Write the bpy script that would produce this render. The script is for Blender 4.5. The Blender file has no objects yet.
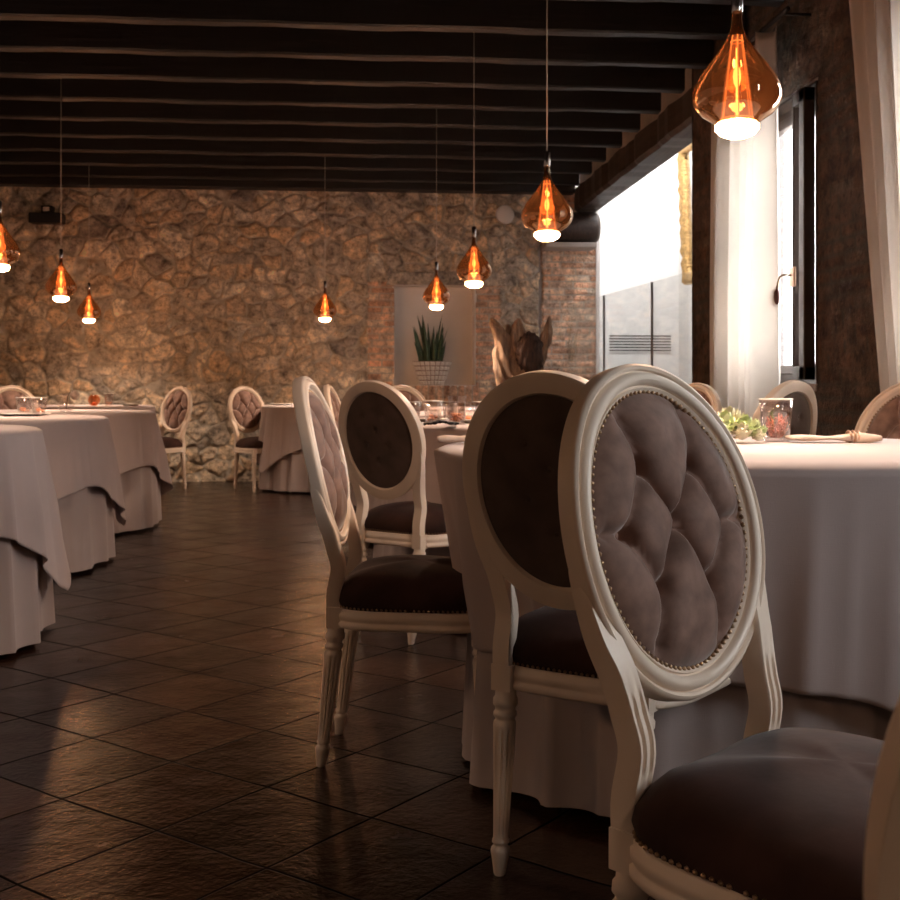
import bpy, bmesh, math, random
import numpy as np
from mathutils import Vector, Matrix
random.seed(7)
rng = np.random.RandomState(5)
C = bpy.context.scene.collection
PI = math.pi
EYE = 0.92
F = 1150.0
YAW = math.radians(5.07)
CS, SN = math.cos(YAW), math.sin(YAW)

# ------------------------------------------------------------------ helpers
def cw(x, d, z=0.0):
    """camera-relative (right, depth) -> room coordinates"""
    return Vector((SN*d + CS*x, CS*d - SN*x, z))
def pw(px, d, z=0.0):
    return cw((px-450.0)/F*d, d, z)

def node_mat(name):
    m = bpy.data.materials.new(name); m.use_nodes = True
    nt = m.node_tree; nt.nodes.clear()
    out = nt.nodes.new('ShaderNodeOutputMaterial')
    return m, nt, out
def N(nt, t, **kw):
    n = nt.nodes.new(t)
    for k, v in kw.items():
        if k.startswith('_'): setattr(n, k[1:], v)
        else: n.inputs[k.replace('__', ' ')].default_value = v
    return n
def L(nt, a, b): nt.links.new(a, b)
def ramp(nt, fac, stops, interp='LINEAR'):
    r = nt.nodes.new('ShaderNodeValToRGB'); r.color_ramp.interpolation = interp
    e = r.color_ramp.elements
    while len(e) < len(stops): e.new(0.5)
    for i, (p, c) in enumerate(stops):
        e[i].position = p; e[i].color = (c[0], c[1], c[2], 1)
    L(nt, fac, r.inputs['Fac']); return r
def coords(nt, kind='Object', scale=(1,1,1), rot=(0,0,0)):
    tc = nt.nodes.new('ShaderNodeTexCoord'); mp = nt.nodes.new('ShaderNodeMapping')
    mp.inputs['Scale'].default_value = scale; mp.inputs['Rotation'].default_value = rot
    L(nt, tc.outputs[kind], mp.inputs['Vector']); return mp.outputs['Vector']
def simple(name, col, rough=0.5, metal=0.0, noise=0.0, nscale=20, bump=0.0, bscale=200, coat=0.0, spec=0.5, sheen=0.0, stretch=(1,1,1), bdist=0.002):
    m, nt, out = node_mat(name)
    b = N(nt, 'ShaderNodeBsdfPrincipled', Roughness=rough, Metallic=metal)
    b.inputs['Specular IOR Level'].default_value = spec
    if coat: b.inputs['Coat Weight'].default_value = coat; b.inputs['Coat Roughness'].default_value = 0.15
    if sheen: b.inputs['Sheen Weight'].default_value = sheen; b.inputs['Sheen Roughness'].default_value = 0.35
    v = coords(nt, 'Object', stretch)
    nz = N(nt, 'ShaderNodeTexNoise', Scale=nscale, Detail=4.0); L(nt, v, nz.inputs['Vector'])
    lo = [max(0, c*(1-noise)) for c in col]; hi = [min(1, c*(1+noise)) for c in col]
    r = ramp(nt, nz.outputs['Fac'], [(0.3, lo), (0.7, hi)])
    L(nt, r.outputs['Color'], b.inputs['Base Color'])
    if bump:
        bn = N(nt, 'ShaderNodeTexNoise', Scale=bscale, Detail=3.0); L(nt, v, bn.inputs['Vector'])
        bp = N(nt, 'ShaderNodeBump', Strength=bump, Distance=bdist)
        L(nt, bn.outputs['Fac'], bp.inputs['Height']); L(nt, bp.outputs['Normal'], b.inputs['Normal'])
    L(nt, b.outputs[0], out.inputs[0]); return m
def emis(name, col, strength):
    m, nt, out = node_mat(name)
    e = N(nt, 'ShaderNodeEmission', Strength=strength); e.inputs['Color'].default_value = (*col, 1)
    L(nt, e.outputs[0], out.inputs[0]); return m
def thin_glass(name, tint, refl=(1,1,1), f0=0.06, rough=0.02, edge=0.6, glow=None):
    """thin blown glass shell: coloured see-through with mirror-like fresnel reflection"""
    m, nt, out = node_mat(name)
    t = N(nt, 'ShaderNodeBsdfTransparent'); t.inputs['Color'].default_value = (*tint, 1)
    g = N(nt, 'ShaderNodeBsdfGlossy', Roughness=rough); g.inputs['Color'].default_value = (*refl, 1)
    lw = N(nt, 'ShaderNodeLayerWeight', Blend=0.5)
    mp = N(nt, 'ShaderNodeMapRange'); mp.inputs['From Min'].default_value = 0.0; mp.inputs['From Max'].default_value = 1.0
    mp.inputs['To Min'].default_value = f0; mp.inputs['To Max'].default_value = edge
    pw_ = N(nt, 'ShaderNodeMath', _operation='POWER'); pw_.inputs[1].default_value = 3.0
    L(nt, lw.outputs['Facing'], pw_.inputs[0]); L(nt, pw_.outputs[0], mp.inputs['Value'])
    mx = N(nt, 'ShaderNodeMixShader')
    L(nt, mp.outputs['Result'], mx.inputs[0]); L(nt, t.outputs[0], mx.inputs[1]); L(nt, g.outputs[0], mx.inputs[2])
    if glow:
        tr = N(nt, 'ShaderNodeBsdfTranslucent'); tr.inputs['Color'].default_value = (*glow, 1)
        m2 = N(nt, 'ShaderNodeMixShader', Fac=0.004); L(nt, t.outputs[0], m2.inputs[1]); L(nt, tr.outputs[0], m2.inputs[2]); L(nt, m2.outputs[0], mx.inputs[1])
    L(nt, mx.outputs[0], out.inputs[0]); return m

# ------------------------------------------------------------------ materials
M = {}
M['paint'] = simple('cream_painted_wood', (0.76, 0.64, 0.53), 0.42, noise=0.07, nscale=9, bump=0.15, bscale=60, stretch=(1,1,.25))
M['velvet'] = simple('taupe_velvet', (0.21, 0.128, 0.102), 0.72, noise=0.3, nscale=30, bump=0.25, bscale=60, sheen=0.85, spec=0.2)
M['velvet_dark'] = simple('brown_velvet_seat', (0.048, 0.023, 0.018), 0.85, noise=0.5, nscale=7, bump=0.2, bscale=60, sheen=0.12, spec=0.15)
M['velvet_back'] = simple('plain_taupe_back_fabric', (0.10, 0.070, 0.058), 0.85, noise=0.22, nscale=14, bump=0.2, bscale=300, sheen=0.3, spec=0.15)
M['nail'] = simple('antique_brass_nails', (0.42, 0.28, 0.17), 0.3, 1.0)
M['chrome'] = simple('chrome', (0.7, 0.7, 0.7), 0.18, 1.0)
M['black_metal'] = simple('black_metal', (0.015, 0.015, 0.017), 0.4, 0.3)
M['cable'] = simple('pale_cable', (0.55, 0.50, 0.45), 0.5)
M['plaster'] = simple('white_plaster', (0.80, 0.78, 0.75), 0.9, noise=0.03, nscale=3, bump=0.1, bscale=40)
M['grey_plaster'] = simple('grey_plaster', (0.42, 0.38, 0.35), 0.9, noise=0.12, nscale=6, bump=0.3, bscale=40)
M['niche'] = simple('niche_plaster', (0.85, 0.81, 0.77), 0.9, noise=0.04, nscale=4, bump=0.1, bscale=40)
M['gold'] = simple('gilded_wood', (0.55, 0.34, 0.13), 0.45, 0.6, noise=0.3, nscale=25, bump=0.9, bscale=45, bdist=0.02)
M['white_plastic'] = simple('white_plastic', (0.72, 0.68, 0.65), 0.5)
M['china'] = simple('white_china', (0.80, 0.77, 0.73), 0.2)
M['napkin'] = simple('beige_napkin', (0.62, 0.50, 0.43), 0.9, noise=0.08, nscale=40, bump=0.4, bscale=500)
M['black_cloth'] = simple('black_cloth', (0.02, 0.018, 0.02), 0.9, noise=0.3, nscale=60, bump=0.4, bscale=300)
M['soil'] = simple('dark_soil', (0.03, 0.02, 0.015), 0.95, noise=0.5, nscale=60, bump=1, bscale=80, bdist=0.01)
M['coral'] = simple('coral_red_sprigs', (0.75, 0.16, 0.08), 0.5, noise=0.4, nscale=60)
M['petal'] = simple('pale_green_petals', (0.62, 0.70, 0.38), 0.6, noise=0.25, nscale=30)
M['petal_cream'] = simple('cream_petals', (0.80, 0.76, 0.58), 0.6, noise=0.12, nscale=30)
M['copper'] = simple('copper_wire', (0.55, 0.33, 0.22), 0.35, 0.8)
M['amber_bits'] = simple('amber_bits', (0.85, 0.25, 0.06), 0.35)
M['dark_frame'] = simple('dark_brown_window_paint', (0.035, 0.02, 0.014), 0.35, noise=0.2)
M['wood_handle'] = simple('dark_red_wood', (0.12, 0.035, 0.03), 0.35)
M['clear_glass'] = thin_glass('clear_glass', (0.95, 0.96, 0.95), (1,1,1), 0.05, 0.01, 0.6)
M['pink_glass'] = thin_glass('clear_pinkish_tumbler_glass', (0.93, 0.88, 0.85), (1,1,1), 0.17, 0.03, 0.9)
M['amber_glass'] = thin_glass('amber_smoked_glass', (0.44, 0.23, 0.125), (1.0,0.80,0.62), 0.12, 0.04, 0.85, (0.9,.35,.12))
M['orange_glass'] = thin_glass('orange_glass', (0.95, 0.52, 0.30), (1,.9,.8), 0.10, 0.03, 0.7)
M['panel_glass'] = thin_glass('panel_glass', (0.96, 0.97, 0.965), (1,1,1), 0.06, 0.0, 0.3)
M['seam'] = simple('grey_glass_seam', (0.12, 0.13, 0.13), 0.3)
M['lens'] = emis('lamp_lens', (1.0, 0.50, 0.22), 110)
M['bulb'] = emis('lamp_filament', (1.0, 0.50, 0.20), 16)
M['diffuser'] = None
def mk_diffuser():
    m, nt, out = node_mat('amber_lit_inner_cone')
    t = N(nt, 'ShaderNodeBsdfTransparent'); t.inputs['Color'].default_value = (1, .75, .55, 1)
    e = N(nt, 'ShaderNodeEmission', Strength=1.15); e.inputs['Color'].default_value = (1, .36, .14, 1)
    mx = N(nt, 'ShaderNodeMixShader', Fac=0.36)
    L(nt, t.outputs[0], mx.inputs[1]); L(nt, e.outputs[0], mx.inputs[2]); L(nt, mx.outputs[0], out.inputs[0]); return m
M['diffuser'] = mk_diffuser()

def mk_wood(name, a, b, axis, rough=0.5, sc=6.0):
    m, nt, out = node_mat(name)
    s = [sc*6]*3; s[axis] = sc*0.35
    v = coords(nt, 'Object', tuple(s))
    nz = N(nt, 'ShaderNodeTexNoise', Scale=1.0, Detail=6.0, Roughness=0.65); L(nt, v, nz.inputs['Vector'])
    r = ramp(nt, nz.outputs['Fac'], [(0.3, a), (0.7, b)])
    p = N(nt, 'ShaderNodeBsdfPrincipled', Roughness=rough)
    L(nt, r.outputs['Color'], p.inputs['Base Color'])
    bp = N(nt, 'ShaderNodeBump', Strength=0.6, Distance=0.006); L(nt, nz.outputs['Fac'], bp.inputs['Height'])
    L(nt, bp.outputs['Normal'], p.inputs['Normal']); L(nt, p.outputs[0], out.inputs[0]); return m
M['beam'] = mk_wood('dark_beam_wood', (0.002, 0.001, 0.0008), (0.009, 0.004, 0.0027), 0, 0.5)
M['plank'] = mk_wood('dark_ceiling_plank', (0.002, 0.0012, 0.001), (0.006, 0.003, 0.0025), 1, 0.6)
M['girder'] = mk_wood('aged_girder_wood', (0.010, 0.006, 0.004), (0.06, 0.035, 0.024), 1, 0.55)
M['drift'] = mk_wood('driftwood', (0.04, 0.02, 0.012), (0.42, 0.27, 0.17), 2, 0.65, 4.5)
M['drift_dark'] = mk_wood('dark_charred_wood', (0.01, 0.006, 0.005), (0.09, 0.045, 0.03), 2, 0.8, 8)

def mk_linen(name, col, rough=0.9, trans=0.0, weave=450):
    m, nt, out = node_mat(name)
    tc = nt.nodes.new('ShaderNodeTexCoord')
    nz = N(nt, 'ShaderNodeTexNoise', Scale=3.0, Detail=5.0); L(nt, tc.outputs['Object'], nz.inputs['Vector'])
    m1 = N(nt, 'ShaderNodeMapping'); m1.inputs['Scale'].default_value = (weave, weave, weave*.06); L(nt, tc.outputs['Object'], m1.inputs['Vector'])
    m2 = N(nt, 'ShaderNodeMapping'); m2.inputs['Scale'].default_value = (weave*.08, weave*.08, weave); L(nt, tc.outputs['Object'], m2.inputs['Vector'])
    n1 = N(nt, 'ShaderNodeTexNoise', Scale=1.0, Detail=1.0); L(nt, m1.outputs[0], n1.inputs['Vector'])
    n2 = N(nt, 'ShaderNodeTexNoise', Scale=1.0, Detail=1.0); L(nt, m2.outputs[0], n2.inputs['Vector'])
    ad = N(nt, 'ShaderNodeMath', _operation='ADD'); L(nt, n1.outputs['Fac'], ad.inputs[0]); L(nt, n2.outputs['Fac'], ad.inputs[1])
    r = ramp(nt, ad.outputs[0], [(0.35, [c*.82 for c in col]), (0.65, [min(1, c*1.14) for c in col])])
    r0 = ramp(nt, nz.outputs['Fac'], [(0.3, (.92,.92,.92)), (0.7, (1.06,1.05,1.04))])
    mu = N(nt, 'ShaderNodeMixRGB', _blend_type='MULTIPLY'); mu.inputs['Fac'].default_value = 1
    L(nt, r.outputs['Color'], mu.inputs[1]); L(nt, r0.outputs['Color'], mu.inputs[2])
    p = N(nt, 'ShaderNodeBsdfPrincipled', Roughness=rough); p.inputs['Specular IOR Level'].default_value = 0.15
    p.inputs['Sheen Weight'].default_value = 0.15
    L(nt, mu.outputs[0], p.inputs['Base Color'])
    bp = N(nt, 'ShaderNodeBump', Strength=0.25, Distance=0.0008); L(nt, ad.outputs[0], bp.inputs['Height'])
    L(nt, bp.outputs['Normal'], p.inputs['Normal'])
    sh = p.outputs[0]
    if trans:
        t = N(nt, 'ShaderNodeBsdfTranslucent'); L(nt, mu.outputs[0], t.inputs['Color'])
        mx = N(nt, 'ShaderNodeMixShader', Fac=trans); L(nt, sh, mx.inputs[1]); L(nt, t.outputs[0], mx.inputs[2]); sh = mx.outputs[0]
    L(nt, sh, out.inputs[0]); return m
M['linen'] = mk_linen('taupe_linen', (0.42, 0.355, 0.345), weave=700)
M['linen2'] = mk_linen('taupe_underskirt_linen', (0.36, 0.305, 0.295), weave=700)
M['curtain'] = mk_linen('beige_curtain_linen', (0.68, 0.645, 0.61), trans=0.5, weave=260)

# floor tiles
def mk_floor():
    m, nt, out = node_mat('terracotta_tiles')
    v = coords(nt, 'Object', (1,1,1), (0,0,math.radians(-49)))
    br = N(nt, 'ShaderNodeTexBrick', Scale=1.0); br.offset = 0.0; br.squash = 1.0
    br.inputs['Brick Width'].default_value = 0.32; br.inputs['Row Height'].default_value = 0.32
    br.inputs['Mortar Size'].default_value = 0.0042; br.inputs['Mortar Smooth'].default_value = 0.4; br.inputs['Bias'].default_value = -0.1
    br.inputs['Color1'].default_value = (0.0,0,0,1); br.inputs['Color2'].default_value = (1,1,1,1); br.inputs['Mortar'].default_value = (0.5,.5,.5,1)
    nzw = N(nt, 'ShaderNodeTexNoise', Scale=2.5, Detail=2.0); L(nt, v, nzw.inputs['Vector'])
    mv = N(nt, 'ShaderNodeMixRGB', _blend_type='ADD'); mv.inputs['Fac'].default_value = 0.03
    L(nt, v, mv.inputs[1]); L(nt, nzw.outputs['Color'], mv.inputs[2]); L(nt, mv.outputs[0], br.inputs['Vector'])
    tile = ramp(nt, br.outputs['Color'], [(0.0, (0.009,0.0030,0.0018)), (0.35, (0.018,0.0066,0.0034)), (0.7, (0.032,0.0125,0.0060)), (1.0, (0.048,0.022,0.011))])
    nz = N(nt, 'ShaderNodeTexNoise', Scale=5.0, Detail=6.0, Roughness=0.6); L(nt, v, nz.inputs['Vector'])
    r2 = ramp(nt, nz.outputs['Fac'], [(0.3, (0.5,0.5,0.5)), (0.7, (1.25,1.2,1.15))])
    mu = N(nt, 'ShaderNodeMixRGB', _blend_type='MULTIPLY'); mu.inputs['Fac'].default_value = 1
    L(nt, tile.outputs['Color'], mu.inputs[1]); L(nt, r2.outputs['Color'], mu.inputs[2])
    mo = N(nt, 'ShaderNodeMixRGB'); mo.inputs[2].default_value = (0.003, 0.002, 0.0015, 1)
    L(nt, br.outputs['Fac'], mo.inputs['Fac']); L(nt, mu.outputs[0], mo.inputs[1])
    p = N(nt, 'ShaderNodeBsdfPrincipled'); L(nt, mo.outputs[0], p.inputs['Base Color'])
    sr = ramp(nt, br.outputs['Fac'], [(0, (.30,)*3), (1, (.02,)*3)]); L(nt, sr.outputs['Color'], p.inputs['Specular IOR Level'])
    rr = ramp(nt, nz.outputs['Fac'], [(0.3, (0.12,)*3), (0.75, (0.30,)*3)])
    rm = N(nt, 'ShaderNodeMixRGB'); rm.inputs[2].default_value = (0.8,.8,.8,1); L(nt, br.outputs['Fac'], rm.inputs['Fac']); L(nt, rr.outputs['Color'], rm.inputs[1])
    L(nt, rm.outputs[0], p.inputs['Roughness'])
    n3 = N(nt, 'ShaderNodeTexNoise', Scale=55.0, Detail=5.0, Roughness=0.6); L(nt, v, n3.inputs['Vector'])
    n4 = N(nt, 'ShaderNodeTexNoise', Scale=7.0, Detail=2.0); L(nt, v, n4.inputs['Vector'])
    sm = N(nt, 'ShaderNodeMath', _operation='MULTIPLY_ADD'); sm.inputs[1].default_value = 2.2
    L(nt, n4.outputs['Fac'], sm.inputs[0]); L(nt, n3.outputs['Fac'], sm.inputs[2])
    s2 = N(nt, 'ShaderNodeMath', _operation='MULTIPLY_ADD'); s2.inputs[1].default_value = -1.5
    L(nt, br.outputs['Fac'], s2.inputs[0]); L(nt, sm.outputs[0], s2.inputs[2])
    bp = N(nt, 'ShaderNodeBump', Strength=0.55, Distance=0.0035); L(nt, s2.outputs[0], bp.inputs['Height'])
    L(nt, bp.outputs['Normal'], p.inputs['Normal']); L(nt, p.outputs[0], out.inputs[0]); return m
M['floor'] = mk_floor()

# stone wall: colours come from per-stone attributes of the modelled relief
def mk_stone():
    m, nt, out = node_mat('field_stone_and_brick')
    def attr(n):
        a = nt.nodes.new('ShaderNodeAttribute'); a.attribute_name = n; return a.outputs['Fac']
    rnd, mort, brick = attr('stone_tone'), attr('mortar'), attr('brick')
    v = coords(nt, 'Object', (1,1,1))
    nz = N(nt, 'ShaderNodeTexNoise', Scale=9.0, Detail=7.0, Roughness=0.65); L(nt, v, nz.inputs['Vector'])
    st = ramp(nt, rnd, [(0.0, (0.27,0.24,0.22)), (0.2, (0.50,0.44,0.37)), (0.42, (0.58,0.47,0.35)), (0.62, (0.66,0.59,0.50)), (0.82, (0.66,0.50,0.34)), (1.0, (0.82,0.75,0.64))])
    bk = ramp(nt, rnd, [(0.0, (0.48,0.29,0.20)), (0.3, (0.68,0.42,0.29)), (0.55, (0.76,0.56,0.42)), (0.8, (0.72,0.46,0.33)), (1.0, (0.82,0.71,0.58))])
    pit = N(nt, 'ShaderNodeTexNoise', Scale=24.0, Detail=6.0, Roughness=0.75); L(nt, v, pit.inputs['Vector'])
    a = N(nt, 'ShaderNodeMixRGB'); L(nt, brick, a.inputs['Fac']); L(nt, st.outputs['Color'], a.inputs[1]); L(nt, bk.outputs['Color'], a.inputs[2])
    r2 = ramp(nt, nz.outputs['Fac'], [(0.30, (0.34,0.34,0.35)), (0.5, (0.90,0.89,0.87)), (0.70, (1.55,1.45,1.30))])
    mu = N(nt, 'ShaderNodeMixRGB', _blend_type='MULTIPLY'); mu.inputs['Fac'].default_value = 1
    L(nt, a.outputs[0], mu.inputs[1]); L(nt, r2.outputs['Color'], mu.inputs[2])
    mc = ramp(nt, nz.outputs['Fac'], [(0.35, (0.36,0.32,0.27)), (0.65, (0.56,0.51,0.43))])
    pr_ = ramp(nt, pit.outputs['Fac'], [(0.36, (0.50,0.48,0.46)), (0.48, (1,1,1)), (0.68, (1.30,1.27,1.22))])
    m3 = N(nt, 'ShaderNodeMixRGB', _blend_type='MULTIPLY'); m3.inputs['Fac'].default_value = 1
    L(nt, mu.outputs[0], m3.inputs[1]); L(nt, pr_.outputs['Color'], m3.inputs[2]); mu = m3
    mm = N(nt, 'ShaderNodeMixRGB'); L(nt, mort, mm.inputs['Fac']); L(nt, mu.outputs[0], mm.inputs[1]); L(nt, mc.outputs['Color'], mm.inputs[2])
    p = N(nt, 'ShaderNodeBsdfPrincipled', Roughness=0.85); p.inputs['Specular IOR Level'].default_value = 0.25
    L(nt, mm.outputs[0], p.inputs['Base Color'])
    n2 = N(nt, 'ShaderNodeTexNoise', Scale=38.0, Detail=5.0, Roughness=0.7); L(nt, v, n2.inputs['Vector'])
    bp = N(nt, 'ShaderNodeBump', Strength=0.9, Distance=0.02); L(nt, n2.outputs['Fac'], bp.inputs['Height'])
    L(nt, bp.outputs['Normal'], p.inputs['Normal']); L(nt, p.outputs[0], out.inputs[0]); return m
M['stone'] = mk_stone()
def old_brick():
    m = M['stone'].copy(); m.name = 'dark_old_brick'  # copy of the stone material, colours scaled much darker for the window wall
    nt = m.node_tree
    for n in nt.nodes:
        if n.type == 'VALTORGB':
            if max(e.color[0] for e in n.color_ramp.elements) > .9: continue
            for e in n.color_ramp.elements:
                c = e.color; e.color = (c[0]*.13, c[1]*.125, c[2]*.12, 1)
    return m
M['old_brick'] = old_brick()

# ------------------------------------------------------------------ mesh helpers
def build(name, bm, mat, parent=None, smooth=True, bevel=0):
    me = bpy.data.meshes.new(name); bm.normal_update(); bm.to_mesh(me); bm.free()
    me.materials.append(M[mat] if isinstance(mat, str) else mat)
    if smooth:
        for p in me.polygons: p.use_smooth = True
    o = bpy.data.objects.new(name, me); C.objects.link(o)
    if parent: o.parent = parent
    if bevel:
        b = o.modifiers.new('bevel', 'BEVEL'); b.width = bevel; b.segments = 2; b.limit_method = 'ANGLE'
    return o
def sharp(o, ang=35):
    """mark edges sharper than ang as sharp"""
    me = o.data; bm = bmesh.new(); bm.from_mesh(me)
    for e in bm.edges:
        if len(e.link_faces) == 2 and e.calc_face_angle(0) > math.radians(ang): e.smooth = False
    bm.to_mesh(me); bm.free(); return o
def thing(name, label, cat, loc=(0,0,0), rz=0, group=None):
    o = bpy.data.objects.new(name, None); C.objects.link(o); o.empty_display_size = 0.1
    o.location = loc; o.rotation_euler = (0,0,rz); o['label'] = label; o['category'] = cat
    if group: o['group'] = group
    return o
def tag(o, label, cat, group=None):
    o['label'] = label; o['category'] = cat
    if group: o['group'] = group
    return o
def struct(o): o['kind'] = 'structure'; return o
def dup(root, label=None, group=None, loc=None, rz=None):
    def rec(o, par):
        c = o.copy(); C.objects.link(c)
        if par is not None: c.parent = par
        for ch in list(o.children): rec(ch, c)
        return c
    r = rec(root, None)
    if label: r['label'] = label
    if group: r['group'] = group
    if loc is not None: r.location = loc
    if rz is not None: r.rotation_euler = (0,0,rz)
    return r
def box(bm, x0, x1, y0, y1, z0, z1):
    vs = [bm.verts.new((x, y, z)) for z in (z0,z1) for y in (y0,y1) for x in (x0,x1)]
    for f in ((0,2,3,1),(4,5,7,6),(0,1,5,4),(2,6,7,3),(0,4,6,2),(1,3,7,5)): bm.faces.new([vs[i] for i in f])
def lathe(bm, prof, seg=24, cx=0, cy=0, cap=True, fl=None):
    """prof: (r, z) from bottom to top; fl(r,z,theta)->radius"""
    rows = []
    for r, z in prof:
        row = []
        for k in range(seg):
            t = 2*PI*k/seg; rr = fl(r, z, t) if fl else r
            row.append(bm.verts.new((cx+rr*math.cos(t), cy+rr*math.sin(t), z)))
        rows.append(row)
    for a, b in zip(rows, rows[1:]):
        for k in range(seg):
            k2 = (k+1) % seg; bm.faces.new((a[k], a[k2], b[k2], b[k]))
    if cap:
        bm.faces.new(list(reversed(rows[0]))); bm.faces.new(rows[-1])
def frames(pts, closed=False):
    n = len(pts); T = []
    for i in range(n):
        a = pts[(i-1) % n] if (closed or i > 0) else pts[i]
        b = pts[(i+1) % n] if (closed or i < n-1) else pts[i]
        T.append((b-a).normalized())
    return T
def sweep(bm, pts, prof, up, closed=False, cap=True):
    """prof: list of (u,v) or function(i)->list; u along side = T x up, v along up_i"""
    pts = [Vector(p) for p in pts]; T = frames(pts, closed); rows = []
    for i, (p, t) in enumerate(zip(pts, T)):
        u_ = Vector(up(i) if callable(up) else up); s = t.cross(u_).normalized(); w = s.cross(t).normalized()
        pr = prof(i) if callable(prof) else prof
        rows.append([bm.verts.new(p + s*a + w*b) for a, b in pr])
    n = len(rows); m = len(rows[0])
    for i in range(n if closed else n-1):
        a, b = rows[i], rows[(i+1) % n]
        for k in range(m):
            k2 = (k+1) % m; bm.faces.new((a[k], a[k2], b[k2], b[k]))
    if not closed and cap:
        bm.faces.new(rows[0]); bm.faces.new(list(reversed(rows[-1])))
    bmesh.ops.recalc_face_normals(bm, faces=bm.faces)
def tube(bm, pts, r, seg=8):
    rr = r if callable(r) else (lambda i: r)
    pts = [Vector(p) for p in pts]; T = frames(pts); rows = []
    ref = Vector((0,0,1)) if abs(T[0].z) < 0.9 else Vector((1,0,0))
    s = T[0].cross(ref).normalized()
    for i, (p, t) in enumerate(zip(pts, T)):
        s = (s - t*s.dot(t)).normalized(); w = t.cross(s); q = rr(i)
        rows.append([bm.verts.new(p + (s*math.cos(2*PI*k/seg) + w*math.sin(2*PI*k/seg))*q) for k in range(seg)])
    for a, b in zip(rows, rows[1:]):
        for k in range(seg):
            k2 = (k+1) % seg; bm.faces.new((a[k], a[k2], b[k2], b[k]))
    bm.faces.new(list(reversed(rows[0]))); bm.faces.new(rows[-1])
def ball(bm, c, r, sub=1, sx=1, sy=1, sz=1):
    g = bmesh.ops.create_icosphere(bm, subdivisions=sub, radius=r)
    for v in g['verts']: v.co = Vector((v.co.x*sx+c[0], v.co.y*sy+c[1], v.co.z*sz+c[2]))

# value noise in numpy
def vnoise(x, y, seed=0):
    r = np.random.RandomState(seed).rand(256, 256)
    xi, yi = np.floor(x).astype(int), np.floor(y).astype(int); fx, fy = x-xi, y-yi
    fx = fx*fx*(3-2*fx); fy = fy*fy*(3-2*fy)
    g = lambda a, b: r[a % 256, b % 256]
    return (g(xi,yi)*(1-fx)+g(xi+1,yi)*fx)*(1-fy) + (g(xi,yi+1)*(1-fx)+g(xi+1,yi+1)*fx)*fy
def fbm(x, y, seed=0, o=4):
    s = 0; a = 0.5
    for k in range(o): s = s + a*vnoise(x*2**k, y*2**k, seed+k); a *= 0.5
    return s

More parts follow.
